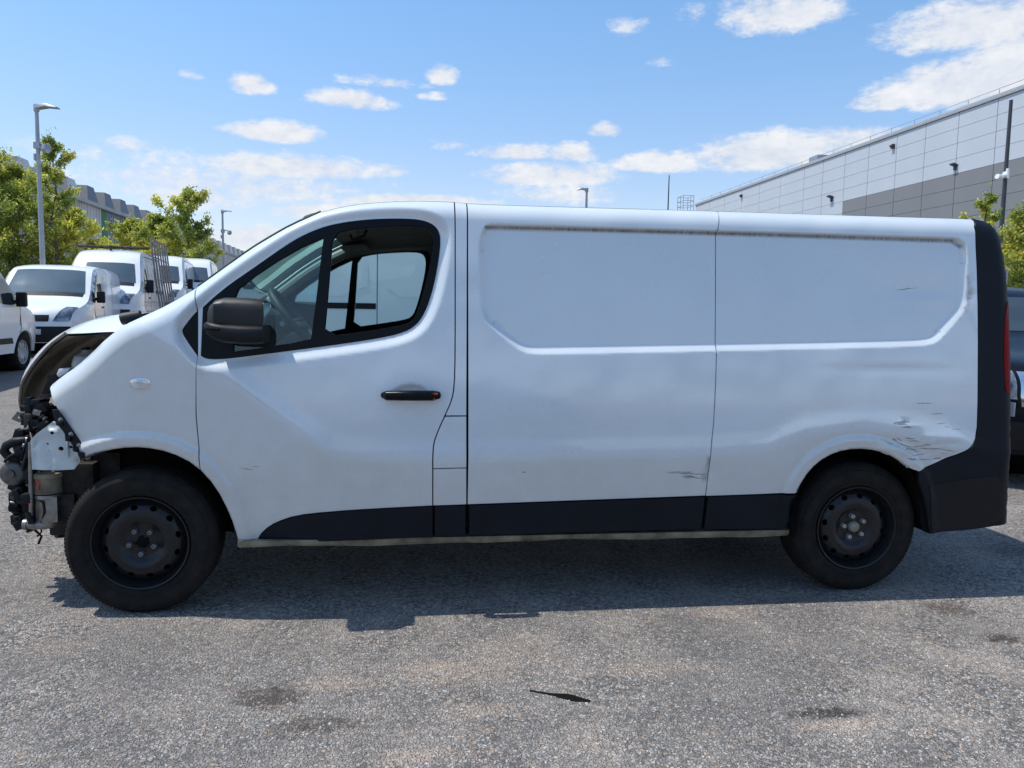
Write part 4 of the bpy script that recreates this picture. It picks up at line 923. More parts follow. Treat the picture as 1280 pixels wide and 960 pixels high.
# loose chippings near the camera
gs = MB(); rr = random.Random(3)
for k in range(5200):
    d = rr.uniform(1.9, 6.2) if k % 3 else rr.uniform(1.9, 3.2); xpx = rr.uniform(-60, 1340); dr = ray(xpx, 480); p = CAM+dr/np.linalg.norm(dr[:2])*d
    if -.9 < p[0] < 4.6 and p[1] > .0: continue
    r = rr.uniform(.0022, .0052)*(1.5 if rr.random() < .04 else 1); a = rr.uniform(0, 6.28); v = []
    for j in range(5): v.append((p[0]+r*cos(a+j*1.257)*rr.uniform(.7, 1.2), p[1]+r*sin(a+j*1.257)*rr.uniform(.7, 1.2), .0005))
    v.append((p[0]+r*.2, p[1], r*rr.uniform(.8, 1.3)))
    gs.mi = k % 3; gs.add(v, [(j, (j+1) % 5, 5) for j in range(5)])
tag(gs.build('loose_chippings', [plain('pale_chip', (.42, .41, .39), .8), plain('grey_chip', (.16, .16, .165), .8), plain('tan_chip', (.32, .26, .21), .8)]), kind='stuff')
# shred of torn black plastic on the ground
g1, g2 = CAM+ray(662, 864)*(-CAM[2]/ray(662, 864)[2]), CAM+ray(738, 877)*(-CAM[2]/ray(738, 877)[2])
sh = MB(); v = []; f = []
for i in range(9):
    s = i/8; p = g1*(1-s)+g2*s; w = .004+.020*math.exp(-((s-.68)/.22)**2)
    v += [(p[0]+.004*sin(i*3), p[1]-w, .001+.004*(i % 2)), (p[0], p[1], .006+.010*math.exp(-((s-.65)/.2)**2)), (p[0]-.003*sin(i*5), p[1]+w, .001+.003*((i+1) % 2))]
for i in range(8): f += [(i*3, i*3+1, i*3+4, i*3+3), (i*3+1, i*3+2, i*3+5, i*3+4)]
sh.add(v, f); tag(sh.build('plastic_shred', M['dark']), 'thin torn black shred lying on the gravel in front of the van', 'debris')

# ================================================================== OTHER VEHICLES
def vehicle(name, label, cat, loc, rz, U2, Wd, axles, parts, group=None, paint='white', tr=.33, tumble=.09, bow=.22, sills=.28, crown=.05, bowx=2.2):
    t = tag(empty(name, loc, rz), label, cat, group)
    Ua = np.array(sm(U2, 2)); L = Ua[:, 0].max(); h = Wd/2
    arch = []
    def Sg(x, z):
        x = np.asarray(x, float); z = np.asarray(z, float); y = -h+tumble*np.clip((z-.95)/1.0, 0, 3)**1.5+.05*np.clip((.75-z)/.5, 0, 1)**1.5
        y = y+.20*np.clip((.75-x)/.75, 0, 2)**2.2+.05*np.clip((x-L+.35)/.35, 0, 2)**2
        y = y-.012*np.exp(-((z-.80)/.05)**2)
        w = .10; d = dist_poly(Ua, x, z, False).reshape(np.shape(x)); q = np.clip(1-d/w, 0, .95); y = y+w*(1-np.sqrt(1-q*q))
        for ax in axles: r = np.sqrt((x-ax)**2+(z-tr)**2); y = y-.014*(1-smooth01((r-.42)/.06))
        return y
    bot = []
    for ax in sorted(axles)[::-1]:
        for a in np.linspace(0, pi, 15): bot.append((ax+(tr+.06)*cos(a), max(sills, tr+(tr+.06)*sin(a))))
    P = [tuple(p) for p in Ua]+bot
    P = [P[i] for i in range(len(P)) if i == 0 or abs(P[i][0]-P[i-1][0])+abs(P[i][1]-P[i-1][1]) > .004]
    ms = panel_mesh('body_side', P, [], Sg, base=.09, rim=.04, ds=.06)
    for s_ in (0, 1):
        o = link('body_side', ms, M[paint] if s_ == 0 else None, t)
        if s_: o.scale = (1, -1, 1)
    cum = np.concatenate([[0], np.cumsum(np.linalg.norm(np.diff(Ua, axis=0), axis=1))])
    def uof(x, z): i = np.argmin((Ua[:, 0]-x)**2+(Ua[:, 1]-z)**2); return cum[i]
    def SP(u, tt, off=0):
        x, z = np.interp(u, cum, Ua[:, 0]), np.interp(u, cum, Ua[:, 1]); e = .02
        dx_, dz_ = np.interp(u+e, cum, Ua[:, 0])-np.interp(u-e, cum, Ua[:, 0]), np.interp(u+e, cum, Ua[:, 1])-np.interp(u-e, cum, Ua[:, 1]); l = math.hypot(dx_, dz_)+1e-9
        y = -float(np.ravel(Sg(np.array([x]), np.array([z])))[0])
        b = bow*max(0, 1-x/bowx)*(1-tt*tt); c = crown*(1-tt**4)*min(1, max(0, (x-.1)/1.0)*1.0)*(1 if x < L-.2 else 0)
        return (x-b-dz_/l*off, tt*y, z+c+dx_/l*off)
    def patch(nm, a, b, t0, t1, mat, off=.006, t0b=None, t1b=None, nu=10, nt=10, parent=t):
        ua, ub = uof(*a), uof(*b); t0b = t0 if t0b is None else t0b; t1b = t1 if t1b is None else t1b; v = []; f = []
        for i in range(nu+1):
            s = i/nu
            for k in range(nt+1): q = k/nt; v.append(SP(ua+(ub-ua)*s, (t0*(1-s)+t0b*s)*(1-q)+(t1*(1-s)+t1b*s)*q, off))
        for i in range(nu):
            for k in range(nt): f.append((i*(nt+1)+k, i*(nt+1)+k+1, (i+1)*(nt+1)+k+1, (i+1)*(nt+1)+k))
        mb = MB(); mb.add(v, f); 
        o = mb.build(nm, mat, parent, True, angle=70); return o
    v = []; f = []; us = np.linspace(0, cum[-1], 70)
    for u in us:
        for k in range(15): tt = -1+2*k/14; tt = math.copysign(abs(tt)**.8, tt); v.append(SP(u, tt))
    for i in range(69):
        for k in range(14): f.append((i*15+k, i*15+k+1, (i+1)*15+k+1, (i+1)*15+k))
    mb = MB(); mb.add(v, f); mb.build('body_top', M[paint], t, True, angle=80)
    und = MB(); und.box((L/2, 0, sills+.08), (L-.5, Wd-.35, .14)); und.build('underbody', M['dark'], t)

    for ax in axles:
        fl = MB(); fl.tube([(ax, -h+.16, tr), (ax, h-.16, tr)], tr+.045, 20); fl.build('wheel_housing', M['dark'], t)

    for ax in axles:
        for s_ in (-1, 1):
            w = bpy.data.objects.new('wheel', None); COL.objects.link(w); w.parent = t; w.location = (ax, s_*(h-.03), tr)
            if s_ > 0: w.rotation_euler = (0, 0, pi)
            a = MB(); a.lathe([(.215, .01), (.25, -.008), (.29, -.008), (tr-.012, .01), (tr, .03), (tr, .18), (tr-.02, .2), (.2, .2)], (0, 0, 0), 36); a.build('tyre', M['rubber'], w, True)
            a = MB(); a.lathe([(.218, .01), (.205, .012), (.19, .04), (.16, .02), (.10, .015), (.07, .03), (0, .03)], (0, 0, 0), 24)
            for q in range(8): an = q*pi/4; a.box((.15*cos(an), .016, .15*sin(an)), (.06, .012, .03), M=Matrix.Rotation(-an, 3, 'Y'))
            a.build('rim', M['galv'], w, True)
    def side(nm, poly, mat, off=-.006, sides=(0, 1), parent=t, rim=.0):
        m_ = panel_mesh(nm, poly, [], Sg, base=.12, rim=rim, ds=.06, off=off)
        for s_ in sides:
            o = link(nm, m_, M[mat] if s_ == sides[0] else None, parent)
            if s_: o.scale = (1, -1, 1)
        return o
    def seam(pts, sides=(0, 1)):
        P_ = []; Q_ = []
        for i, p in enumerate(pts):
            a = np.array(pts[max(0, i-1)]); b = np.array(pts[min(len(pts)-1, i+1)]); d = (b-a)/np.linalg.norm(b-a); n = np.array([-d[1], d[0]])*.006; P_.append(tuple(np.array(p)+n)); Q_.append(tuple(np.array(p)-n))
        side('door_seam', P_+Q_[::-1], 'dark', -.002, sides)
    def box(nm, c, d, mat, bv=.01, both=True):
        for s_ in ((-1, 1) if both else (1,)):
            mb = MB(); mb.box((c[0], c[1]*s_, c[2]), d); mb.build(nm, M[mat], t, bevel=bv)
    def mirror(x, z, hgt=.26, wd=.17):
        for s_ in (-1, 1):
            mb = MB(); mb.box((x, s_*(h+.10), z), (.10, wd, hgt)); mb.tube([(x+.03, s_*(h-.08), z-.05), (x, s_*(h+.05), z-.04)], .03, 8); mb.build('door_mirror', M['black'], t, bevel=.03)
    parts(dict(t=t, patch=patch, side=side, seam=seam, box=box, mirror=mirror, h=h, L=L, SP=SP, uof=uof))
    return t
UM = [(.02, .30), (.0, .50), (.03, .72), (.10, .90), (.22, 1.02), (.60, 1.13), (.92, 1.22), (1.55, 1.78), (1.78, 1.90), (2.2, 1.965), (3.2, 1.975), (4.4, 1.95), (4.70, 1.88), (4.80, 1.5), (4.84, .9), (4.84, .35)]
def med_parts(lamp=True, dk=True):
    def fn(k):
        p, s = k['patch'], k['side']
        p('windscreen', (.97, 1.27), (1.60, 1.82), -.90, .90, M['winb'], .006, -.84, .84); p('scuttle', (.86, 1.20), (.97, 1.27), -.86, .86, M['black'], .004, -.88, .88)
        p('front_bumper', (.02, .32), (.02, .66), -.99, .99, M['black'], .014); p('grille', (.04, .76), (.10, .88), -.42, .42, M['black'], .010)
        p('bonnet_edge', (.20, 1.00), (.215, 1.02), -.80, .80, M['dark'], .004)
        p('number_plate', (.01, .50), (.015, .60), -.26, .26, M['lens'], .020)
        for q in (-1, 1): p('headlight', (.055, .76), (.26, 1.04), q*.52, q*.93, M['lamp'], .012, q*.72, q*.985)
        s('side_window', smc([(1.06, 1.20), (1.52, 1.66), (1.72, 1.80), (1.98, 1.80), (2.02, 1.24), (1.5, 1.16)], 1), 'wins', -.004); s('side_moulding', [(1.35, .50), (3.2, .50), (3.2, .60), (1.4, .60)], 'black', -.010, rim=.01)
        s('window_corner', [(.92, 1.16), (1.08, 1.34), (1.16, 1.42), (1.16, 1.14)], 'black', -.007)
        k['seam']([(2.10, .32), (2.12, .7), (2.10, 1.2), (2.08, 1.84)]); k['seam']([(1.12, .6), (1.06, .8), (1.04, 1.18)]); k['seam']([(3.22, .32), (3.22, 1.88)]); k['seam']([(1.05, 1.02), (1.14, .66)])
        k['mirror'](1.22, 1.27); s('door_handle', [(1.86, 1.02), (2.03, 1.02), (2.03, 1.06), (1.86, 1.06)], 'black', -.02, rim=.02)
        s('pressed_panel', smc([(2.22, 1.24), (3.12, 1.24), (3.12, 1.76), (2.22, 1.78)], 1), 'white', -.004); s('pressed_panel', smc([(3.32, 1.24), (4.5, 1.24), (4.45, 1.74), (3.32, 1.76)], 1), 'white', -.004)
        a = MB(); a.tube([(1.95, 0, 2.0), (2.02, 0, 2.12)], .007, 6); a.build('aerial', M['black'], k['t'])
        if lamp: s('dented_panel', smc([(1.5, .52), (1.8, .74), (2.3, .70), (2.8, .86), (3.4, .78), (3.9, .60), (3.2, .52)], 1), 'white', -.009, rim=.006)
    return fn
UL = [(.03, .34), (.0, .60), (.04, .95), (.14, 1.14), (.42, 1.28), (.78, 1.42), (1.28, 1.98), (1.45, 2.15), (1.75, 2.36), (2.2, 2.46), (3.0, 2.48), (5.2, 2.47), (5.46, 2.40), (5.56, 2.0), (5.6, 1.0), (5.6, .40)]
def large_parts(seam_sl=True):
    def fn(k):
        p, s = k['patch'], k['side']
        p('windscreen', (.82, 1.46), (1.33, 2.03), -.88, .88, M['winb'], .006, -.84, .84); p('scuttle', (.70, 1.39), (.82, 1.46), -.84, .84, M['black'], .004)
        p('front_bumper', (.03, .36), (.02, .78), -.99, .99, M['black'], .014); p('grille', (.03, .86), (.12, 1.10), -.5, .5, M['black'], .010, -.42, .42)
        for q in (-1, 1): p('headlight', (.05, .96), (.30, 1.24), q*.62, q*.95, M['lamp'], .012, q*.74, q*.985)
        s('side_window', smc([(.95, 1.32), (1.30, 1.80), (1.52, 1.96), (1.86, 1.96), (1.90, 1.30), (1.4, 1.24)], 1), 'wins', -.004); s('side_moulding', [(1.3, .58), (4.0, .58), (4.0, .72), (1.35, .72)], 'black', -.010, rim=.01)
        k['seam']([(1.98, .36), (2.0, .8), (1.98, 1.4), (1.95, 2.1)]); k['seam']([(1.0, .7), (.94, 1.3)]); k['seam']([(3.25, .36), (3.25, 2.3)])
        k['mirror'](1.12, 1.46, .36, .19); s('door_handle', [(1.76, 1.12), (1.92, 1.12), (1.92, 1.17), (1.76, 1.17)], 'black', -.02, rim=.02)
        s('slide_rail', [(3.27, 1.28), (4.9, 1.28), (4.9, 1.375), (3.27, 1.375)], 'black', -.012, rim=.012)
        s('pressed_panel', smc([(2.1, 1.48), (3.12, 1.48), (3.12, 2.18), (2.1, 2.18)], 1), 'white', -.004); s('pressed_panel', smc([(3.4, 1.48), (5.2, 1.48), (5.2, 2.16), (3.4, 2.18)], 1), 'white', -.004)
        le = k['L']-.25; s('roof_gutter', [(1.9, 2.30), (le, 2.32), (le, 2.335), (1.9, 2.315)], 'dark', -.003)
    return fn
HD = 100
def place(px, py, D): p = atD(px, py, D); return float(p[0]), float(p[1])
def put(px, D, dx=0.0):
    """ground point under a pixel column at distance D"""
    x, y = place(px, 400, D); return (x+dx, y, gz(y))
x, y = place(27, 440, 14.0)
vehicle('parked_van', 'white van cropped by the left edge, its black mirror and front wheel showing', 'van', (x-.93, y+.90, gz(y)), radians(-90+2.27), UM, 1.90, (.92, 3.9), med_parts(False), 'white vans parked in the lot')
x, y, z = put(106, 16.4); vehicle('parked_van', 'white medium van with dented side facing forward, second from the left edge', 'van', (x-.95*.985, y-.95*.17, z), radians(HD), UM, 1.90, (.92, 3.9), med_parts(), 'white vans parked in the lot')
x, y, z = put(176, 20.6); v3 = vehicle('parked_van', 'white high-roof van with a tall metal glass rack on its side', 'van', (x-.99*.985, y-.99*.17, z), radians(HD), UL, 1.98, (.98, 4.5), large_parts(), 'white vans parked in the lot')
rk = MB(); YR = -1.12
for i in range(7):
    xx = 2.0+i*.60; rk.tube([(xx, YR-.16, .55), (xx+.0, YR-.02, 1.6), (xx, YR+.10, 2.88)], .029, 6)
for z_, o_ in ((.60, -.15), (1.70, .0), (2.88, .10), (1.05, -.09)): rk.tube([(2.0, YR+o_, z_), (5.6, YR+o_, z_)], .02, 6)
for i in range(7): rk.tube([(2.0+i*.6, YR+.02, 2.3), (2.0+i*.6, -.9, 2.42)], .014, 5)
rk.build('glass_rack', plain('rack_tube', (.24, .215, .19), .5, .2), v3)
for xb in (2.2, 4.9):
    rk = MB(); rk.tube([(xb, -.95, 2.55), (xb, .95, 2.55)], .03, 6); rk.build('roof_bar', M['sill'], v3)
rk = MB(); rk.box((2.15, 0, 2.595), (.2, 1.9, .03)); rk.build('roof_board', M['sill'], v3)
bc = MB(); bc.tube([(1.9, .0, 2.46), (1.88, 0, 2.60)], .035, 10); bc.build('roof_beacon', M['trim'], v3, True)
x, y, z = put(231, 27); vehicle('parked_van', 'white high-roof van just right of the glass rack, partly behind it', 'van', (x-.99*.985, y-.99*.17, z), radians(HD), UL, 1.98, (.98, 4.5), large_parts(), 'white vans parked in the lot')
x, y, z = put(267, 31); vehicle('parked_van', 'white high-roof van farthest right in the distant row', 'van', (x-.99*.985, y-.99*.17, z), radians(HD), UL, 1.98, (.98, 4.5), large_parts(), 'white vans parked in the lot')
x, y = place(472, 400, 12.9); vehicle('parked_van', 'white van side-on, seen through the open cab window of the front van', 'van', (float(x)+3.25, 9.3+.99, gz(9.3)), radians(180), [(a if a < 4.6 else a-.62, b*.972) for a, b in UL], 1.98, (.98, 4.0), large_parts(), 'white vans parked in the lot')
US = [(.06, .30), (.0, .55), (.0, .80), (.05, .98), (.22, 1.07), (.8, 1.13), (1.35, 1.17), (1.95, 1.60), (2.2, 1.70), (2.8, 1.75), (3.8, 1.73), (4.3, 1.62), (4.65, 1.15), (4.72, .8), (4.68, .36)]
def suv_parts(k):
    p, s = k['patch'], k['side']
    p('windscreen', (1.40, 1.20), (1.98, 1.62), -.86, .86, M['wins'], .006, -.80, .80)
    p('front_bumper', (.05, .34), (.0, .58), -.98, .98, M['black'], .012); p('grille_surround', (.0, .72), (.06, .99), -.62, .62, M['chrome'], .008)
    for i in range(7): c = -.51+i*.17; p('grille_slot', (.0, .735), (.055, .975), c-.055, c+.055, M['blackg'], .016, nu=6, nt=3)
    for q in (-1, 1): p('headlight', (.0, .78), (.06, .98), q*.66, q*.93, M['lamp'], .014)
    s('side_window', smc([(1.5, 1.14), (2.0, 1.52), (2.3, 1.60), (4.1, 1.58), (4.3, 1.2)], 1), 'wins', -.005); s('roof_rail', [(2.3, 1.675), (4.2, 1.66), (4.2, 1.685), (2.3, 1.70)], 'chrome', -.03, rim=.02)
    k['seam']([(1.5, .4), (1.5, 1.12)]); k['seam']([(2.7, .4), (2.7, 1.6)]); k['seam']([(3.8, .6), (3.8, 1.6)]); k['mirror'](1.62, 1.18, .17, .2)
    s('door_handle', [(2.4, .98), (2.6, .98), (2.6, 1.01), (2.4, 1.01)], 'chrome', -.015, rim=.01)
x, y, z = put(1190, 6.5); vehicle('parked_car', 'black car with a chrome slotted grille at the right edge, behind the front van', 'car', (x+.93*.951, y-.93*.309, 0), radians(72), US, 1.86, (.88, 3.75), suv_parts, None, 'carblack', tr=.36, sills=.32)

# ================================================================== BUILDINGS
def wall_frame(pa, za, vp):
    """point on the wall under pixel pa at height za; unit direction away from the camera; helpers"""
    r_ = ray(*pa); P0 = CAM+r_*((za-CAM[2])/r_[2]); d = ray(*vp); d = np.array([d[0], d[1], 0]); d /= np.linalg.norm(d); n = np.array([d[1], -d[0], 0])
    def s_at(px, py):
        q = ray(px, py); t = ((P0-CAM)@n)/(q@n); w = CAM+q*t; return float((w-P0)@d), float(w[2])
    return P0, d, n, s_at
def frame_matrix(P0, d, n, flip=False):
    # local x along wall (away), local y outward-inward, z up
    return Matrix(((d[0], n[0], 0, P0[0]), (d[1], n[1], 0, P0[1]), (0, 0, 1, 0), (0, 0, 0, 1)))
cladding = plain('light_grey_cladding', (.45, .485, .53), .42, var=.04, scale=.3); claddk = plain('mid_grey_cladding', (.185, .19, .195), .5, var=.05, scale=.3)
jointm = plain('cladding_joint', (.29, .305, .325), .7)
HR = 14.4
P0, d, n, s_at = wall_frame((1280, 107), HR, (510, 383.6))
wh = tag(empty('warehouse'), 'long grey clad warehouse receding behind the van on the right', 'building'); wh.matrix_world = frame_matrix(P0, d, n)
seams_px = [1239, 1192, 1152, 1117, 1083, 1054, 1027, 1004, 975, 949, 927, 906, 887, 870]
ss = [s_at(px, 260)[0] for px in seams_px]
w0 = ss[1]-ss[0]; ss = [ss[0]-w0*3, ss[0]-w0*2, ss[0]-w0]+ss
rowh = .936; s_dark = s_at(1052, 255)[0]
wb = MB(); wb.box(((ss[0]+ss[-1])/2, 20.06, HR/2-.2), (ss[-1]-ss[0], 40, HR-.1)); wb.build('core_wall', jointm, wh)
for i in range(len(ss)-1):
    a, b = ss[i]+.02, ss[i+1]-.02; mb = MB(); mb.box(((a+b)/2, 0, 0), (b-a, .10, rowh-.02)); me = None
    for r in range(14):
        zc = HR-.25-rowh*(r+.5)
        if zc < .4: break
        dk = (r >= 4 and (a+b)/2 < s_dark)
        key = ('d' if dk else 'l')
        if me is None: me = {}
        if key not in me:
            o = mb.build('wall_panel', claddk if dk else cladding, wh); me[key] = o.data
        else: o = bpy.data.objects.new('wall_panel', me[key]); COL.objects.link(o); o.parent = wh
        o.location = (0, 0, zc)
cp = MB(); cp.box(((ss[0]+ss[-1])/2, .10, HR-.10), (ss[-1]-ss[0], .5, .26)); cp.build('parapet_cap', plain('parapet', (.33, .35, .37), .5), wh, bevel=.02)
ra = MB(); sx = ss[0]
while sx < ss[-1]-1: ra.tube([(sx, .5, HR), (sx, .5, HR+.5)], .022, 5); sx += 2.6
ra.tube([(ss[0], .5, HR+.55), (ss[-1], .5, HR+.5)], .018, 5); ra.build('roof_railing', M['galv'], wh)
def wall_fix(nm, px, py, mat='dgrey', sc=1.0, drop=True):
    s_, z_ = s_at(px, py); mb = MB(); mb.box((s_, -.35*sc, z_), (.7*sc, .55*sc, .16*sc), M=Matrix.Rotation(-.35, 3, 'X')); mb.box((s_, -.1, z_-.3*sc), (.28*sc, .16, .5*sc)) if drop else mb.box((s_, -.12, z_), (.3, .2, .3)); mb.build(nm, M[mat], wh, bevel=.02)
wall_fix('flood_light', 1196, 206, sc=.6); wall_fix('flood_light', 1041, 246, sc=.7); wall_fix('wall_camera', 1118, 183, sc=.5, drop=False); wall_fix('wall_camera', 928, 245, sc=.5, drop=False)
s_, z_ = s_at(1014, 203); mb = MB(); mb.box((s_+1.0, 1.2, HR+.45), (1.5, 1.0, .6)); mb.build('roof_unit', M['galv'], wh, bevel=.03)
s_, z_ = s_at(869, 256); cg = MB()
for a in np.linspace(0, 2, 3):
    for b in (0, 1.3): cg.tube([(s_+a, b, HR-1.5), (s_+a, b, HR+1.0)], .035, 5)
for zz in (HR-.2, HR+.4, HR+1.0):
    for b in (0, 1.3): cg.tube([(s_, b, zz), (s_+2, b, zz)], .03, 5)
    for a in (0, 2): cg.tube([(s_+a, 0, zz), (s_+a, 1.3, zz)], .03, 5)
cgo = cg.build('roof_cage', M['galv'], wh); cgo.location = (0, -1.5, 0)

HL = 10.4
P0, d, n, s_at = wall_frame((62, 236), HL, (473, 383)); n = -n
hall = tag(empty('factory_hall'), 'grey factory hall with trapezoid rooflights and a green stripe, behind the left trees', 'building'); hall.matrix_world = frame_matrix(P0, d, n)
stn = plain('stained_white_cladding', (.52, .53, .52), .6, var=.14, scale=.6); bluec = plain('slate_blue_cladding', (.14, .18, .26), .5, var=.06, scale=.4); green = plain('green_cladding', (.05, .24, .08), .5); roofm = plain('rooflight_end', (.55, .57, .60), .5, var=.1, scale=.5); roofb = plain('rooflight_end_blue', (.10, .125, .18), .5); roofd = plain('rooflight_side', (.16, .16, .16), .6)
sg0, sg1 = s_at(127, 300)[0], s_at(133, 300)[0]; sb1 = s_at(215, 300)[0]
S0_, S1_ = -26.0, 150.0
wb = MB(); wb.box(((S0_+S1_)/2, 15.1, HL/2), (S1_-S0_, 30, HL-.1)); wb.build('core_wall', jointm, hall)
cuts = [S0_]; 
while cuts[-1] < sg0-3: cuts.append(cuts[-1]+3.0)
cuts[-1] = sg0; cuts.append(sg1)
while cuts[-1] < S1_-3: cuts.append(cuts[-1]+4.0)
for i, (a, b) in enumerate(zip(cuts[:-1], cuts[1:])):
    m_ = green if a == sg0 else (bluec if (sg1-.1 < a < sb1) else stn)
    mb = MB(); k = a+.03
    mb.box(((a+b)/2, 0, HL/2), (b-a-.06, .10, HL-.1))
    w_ = (b-a-.06)/6
    for j in range(6): mb.box((a+.03+w_*(j+.5), -.06, HL/2), (w_*.55, .05, HL-.16))
    mb.build('wall_panel', m_, hall)
gt = MB(); gt.box(((S0_+S1_)/2, -.28, HL-.05), (S1_-S0_, .36, .34)); gt.build('gutter', plain('gutter_grey', (.38, .39, .38), .6, var=.2, scale=.8), hall, bevel=.03)
px_m = [95, 118, 138, 157, 174, 190]; sm_ = [s_at(a, 236+(a-62)*.358)[0] for a in px_m]; pit = float(np.mean(np.diff(sm_)))
k0 = int(math.floor((sm_[0]-S0_)/pit))-1; k1 = int((S1_-sm_[0])/pit)-1; hm = 1.62; mbs = {}
for k in range(-k0, k1):
    c = sm_[0]+pit*k; blue = sg1-pit < c < sb1-pit*.5; key = blue
    if key not in mbs:
        mb = MB(); w1, w2 = pit*.33, pit*.18
        mb.add([(-w1, 0, 0), (w1, 0, 0), (w2, .25, hm), (-w2, .25, hm), (-w1, 20, 0), (w1, 20, 0), (w2, 20, hm), (-w2, 20, hm)], [(0, 1, 2, 3), (4, 5, 6, 7), (1, 5, 6, 2), (0, 4, 7, 3), (3, 2, 6, 7)])
        mb.m = [0, 0, 1, 1, 1]; mb.mi = 1; o = mb.build('rooflight', [roofb if blue else roofm, roofd], hall); mbs[key] = o.data
    else: o = bpy.data.objects.new('rooflight', mbs[key]); COL.objects.link(o); o.parent = hall
    o.location = (c, .1, HL+.06)
rb_ = MB(); rb_.box(((S0_+S1_)/2, 10, HL+.03), (S1_-S0_, 19.6, .06)); rb_.build('flat_roof', roofd, hall)

# ================================================================== POLES
def lamp(px, py, D, label, arm_px, mat='galv', group='lamp posts', arm_len=None, cam_py=None, cam_dx=.35, r=.07, arm=True):
    p = atD(px, py, D); H = float(p[2]); x, y = float(p[0]), float(p[1]); b = gz(y)
    t = tag(empty('lamp_post', (x, y, b), -YAW), label, 'lamp post', group); h = H-b
    mb = MB(); mb.tube([(0, 0, 0), (0, 0, .9), (0, 0, h)], [r*1.5, r*1.2, r*.75], 12); mb.build('pole', M[mat], t, True)
    mb = MB(); mb.lathe([(0, .0), (r*2.6, .0), (r*2.6, .03), (r*1.5, .05)], (0, 0, 0), 12, 'z'); mb.build('base_plate', M[mat], t)
    L_ = arm_px/FPX*D
    mb = MB(); s = 1 if L_ > 0 else -1; v = [(0, -.11, h-.06), (0, .11, h-.06), (L_*.5, -.15, h+.00), (L_*.5, .15, h+.0), (L_, -.13, h-.03), (L_, .13, h-.03), (0, -.09, h+.05), (0, .09, h+.05), (L_*.5, -.11, h+.09), (L_*.5, .11, h+.09), (L_, -.10, h+.01), (L_, .10, h+.01)]
    mb.add(v, [(0, 1, 3, 2), (2, 3, 5, 4), (6, 8, 9, 7), (8, 10, 11, 9), (0, 2, 8, 6), (2, 4, 10, 8), (1, 7, 9, 3), (3, 9, 11, 5), (4, 5, 11, 10), (0, 6, 7, 1)]); mb.tube([(0, 0, h-.12), (0, 0, h+.08)], r*1.15, 12)
    mb.build('lamp_head', M[mat], t, bevel=.015)
    if cam_py is not None:
        z = float(atD(px, cam_py, D)[2])-b; mb = MB(); mb.tube([(0, 0, z+.05), (cam_dx*.6, -.05, z+.06), (cam_dx, -.05, z-.02)], .03, 8); mb.tube([(cam_dx, -.05, z+.04), (cam_dx, -.05, z-.10), (cam_dx, -.05, z-.19)], [.10, .13, .07], 14); mb.box((0, 0, z+.02), (.17, .17, .18)); mb.box((-.08, 0, z-.30), (.06, .10, .18)); mb.build('security_camera', M['galv'], t, bevel=0, smooth=True)
    return t
lamp(45.5, 134, 22, 'tall grey lamp post with a dome camera in front of the left trees', 27, cam_py=182, cam_dx=.26, r=.066)
lamp(278, 264, 44, 'slim grey lamp post with a camera, just left of the cab pillar', 11, cam_py=289, cam_dx=.4)
lamp(733.5, 237, 38, 'lamp post top rising above the middle of the van roof', -12)
p = atD(836.5, 219, 75); mt = tag(empty('radio_mast', (float(p[0]), float(p[1]), gz(70))), 'thin bare mast rising above the van roof near the warehouse end', 'mast')
mb = MB(); mb.tube([(0, 0, 0), (0, 0, 8), (0, 0, float(p[2])-gz(70))], [.12, .08, .05], 8); mb.build('mast_pole', M['dgrey'], mt); mb = MB(); mb.lathe([(0, 0), (.3, 0), (.3, .1), (.12, .14)], (0, 0, 0), 10, 'z'); mb.build('mast_base', M['dgrey'], mt)
p = atD(1264, 125, 24); cp_ = tag(empty('camera_pole', (float(p[0]), float(p[1]), gz(float(p[1]))), -YAW), 'dark pole with a white security camera at the right, before the warehouse', 'pole'); hh = float(p[2])-gz(float(p[1]))
mb = MB(); mb.tube([(0, 0, 0), (0, 0, hh)], [.085, .05], 12); mb.build('pole', M['dgrey'], cp_, True)
z = float(atD(1260, 218, 24)[2])-gz(float(p[1])); mb = MB(); mb.tube([(0, 0, z+.1), (0, -.05, z-.08)], .09, 10); mb.tube([(-.05, -.08, z+.0), (-.25, -.15, z-.08), (-.38, -.2, z-.06)], [.05, .09, .08], 10); mb.tube([(0, -.1, z+.2), (0, -.1, z-.1)], .05, 8); mb.build('security_camera', M['white'], cp_, True)

# ================================================================== TREES
def leafmat(name, c):
    t = NT(name); nz = t.noise(1.3, 3); col = t.mix(t.ramp(nz, .3, .7), c, tuple(a*1.35 for a in c))
    t.put(col, t.b.inputs['Base Color']); t.b.inputs['Roughness'].default_value = .5
    tr = t.n('ShaderNodeBsdfTranslucent'); t.put(t.mix(1.0, col, (2.0, 2.0, 1.0), 'MULTIPLY'), tr.inputs[0]); mx = t.n('ShaderNodeMixShader'); mx.inputs[0].default_value = .45
    t.L.new(t.b.outputs[0], mx.inputs[1]); t.L.new(tr.outputs[0], mx.inputs[2]); t.L.new(mx.outputs[0], t.N['Material Output'].inputs[0]); return t.m
LM = [leafmat('leaf_yellow_green', (.40, .385, .09)), leafmat('leaf_green', (.17, .21, .055)), leafmat('leaf_olive', (.30, .30, .085))]
LM2 = [leafmat('leaf_dark_green', (.09, .14, .025)), leafmat('leaf_mid_green', (.14, .19, .035)), leafmat('leaf_light_green', (.24, .27, .045))]
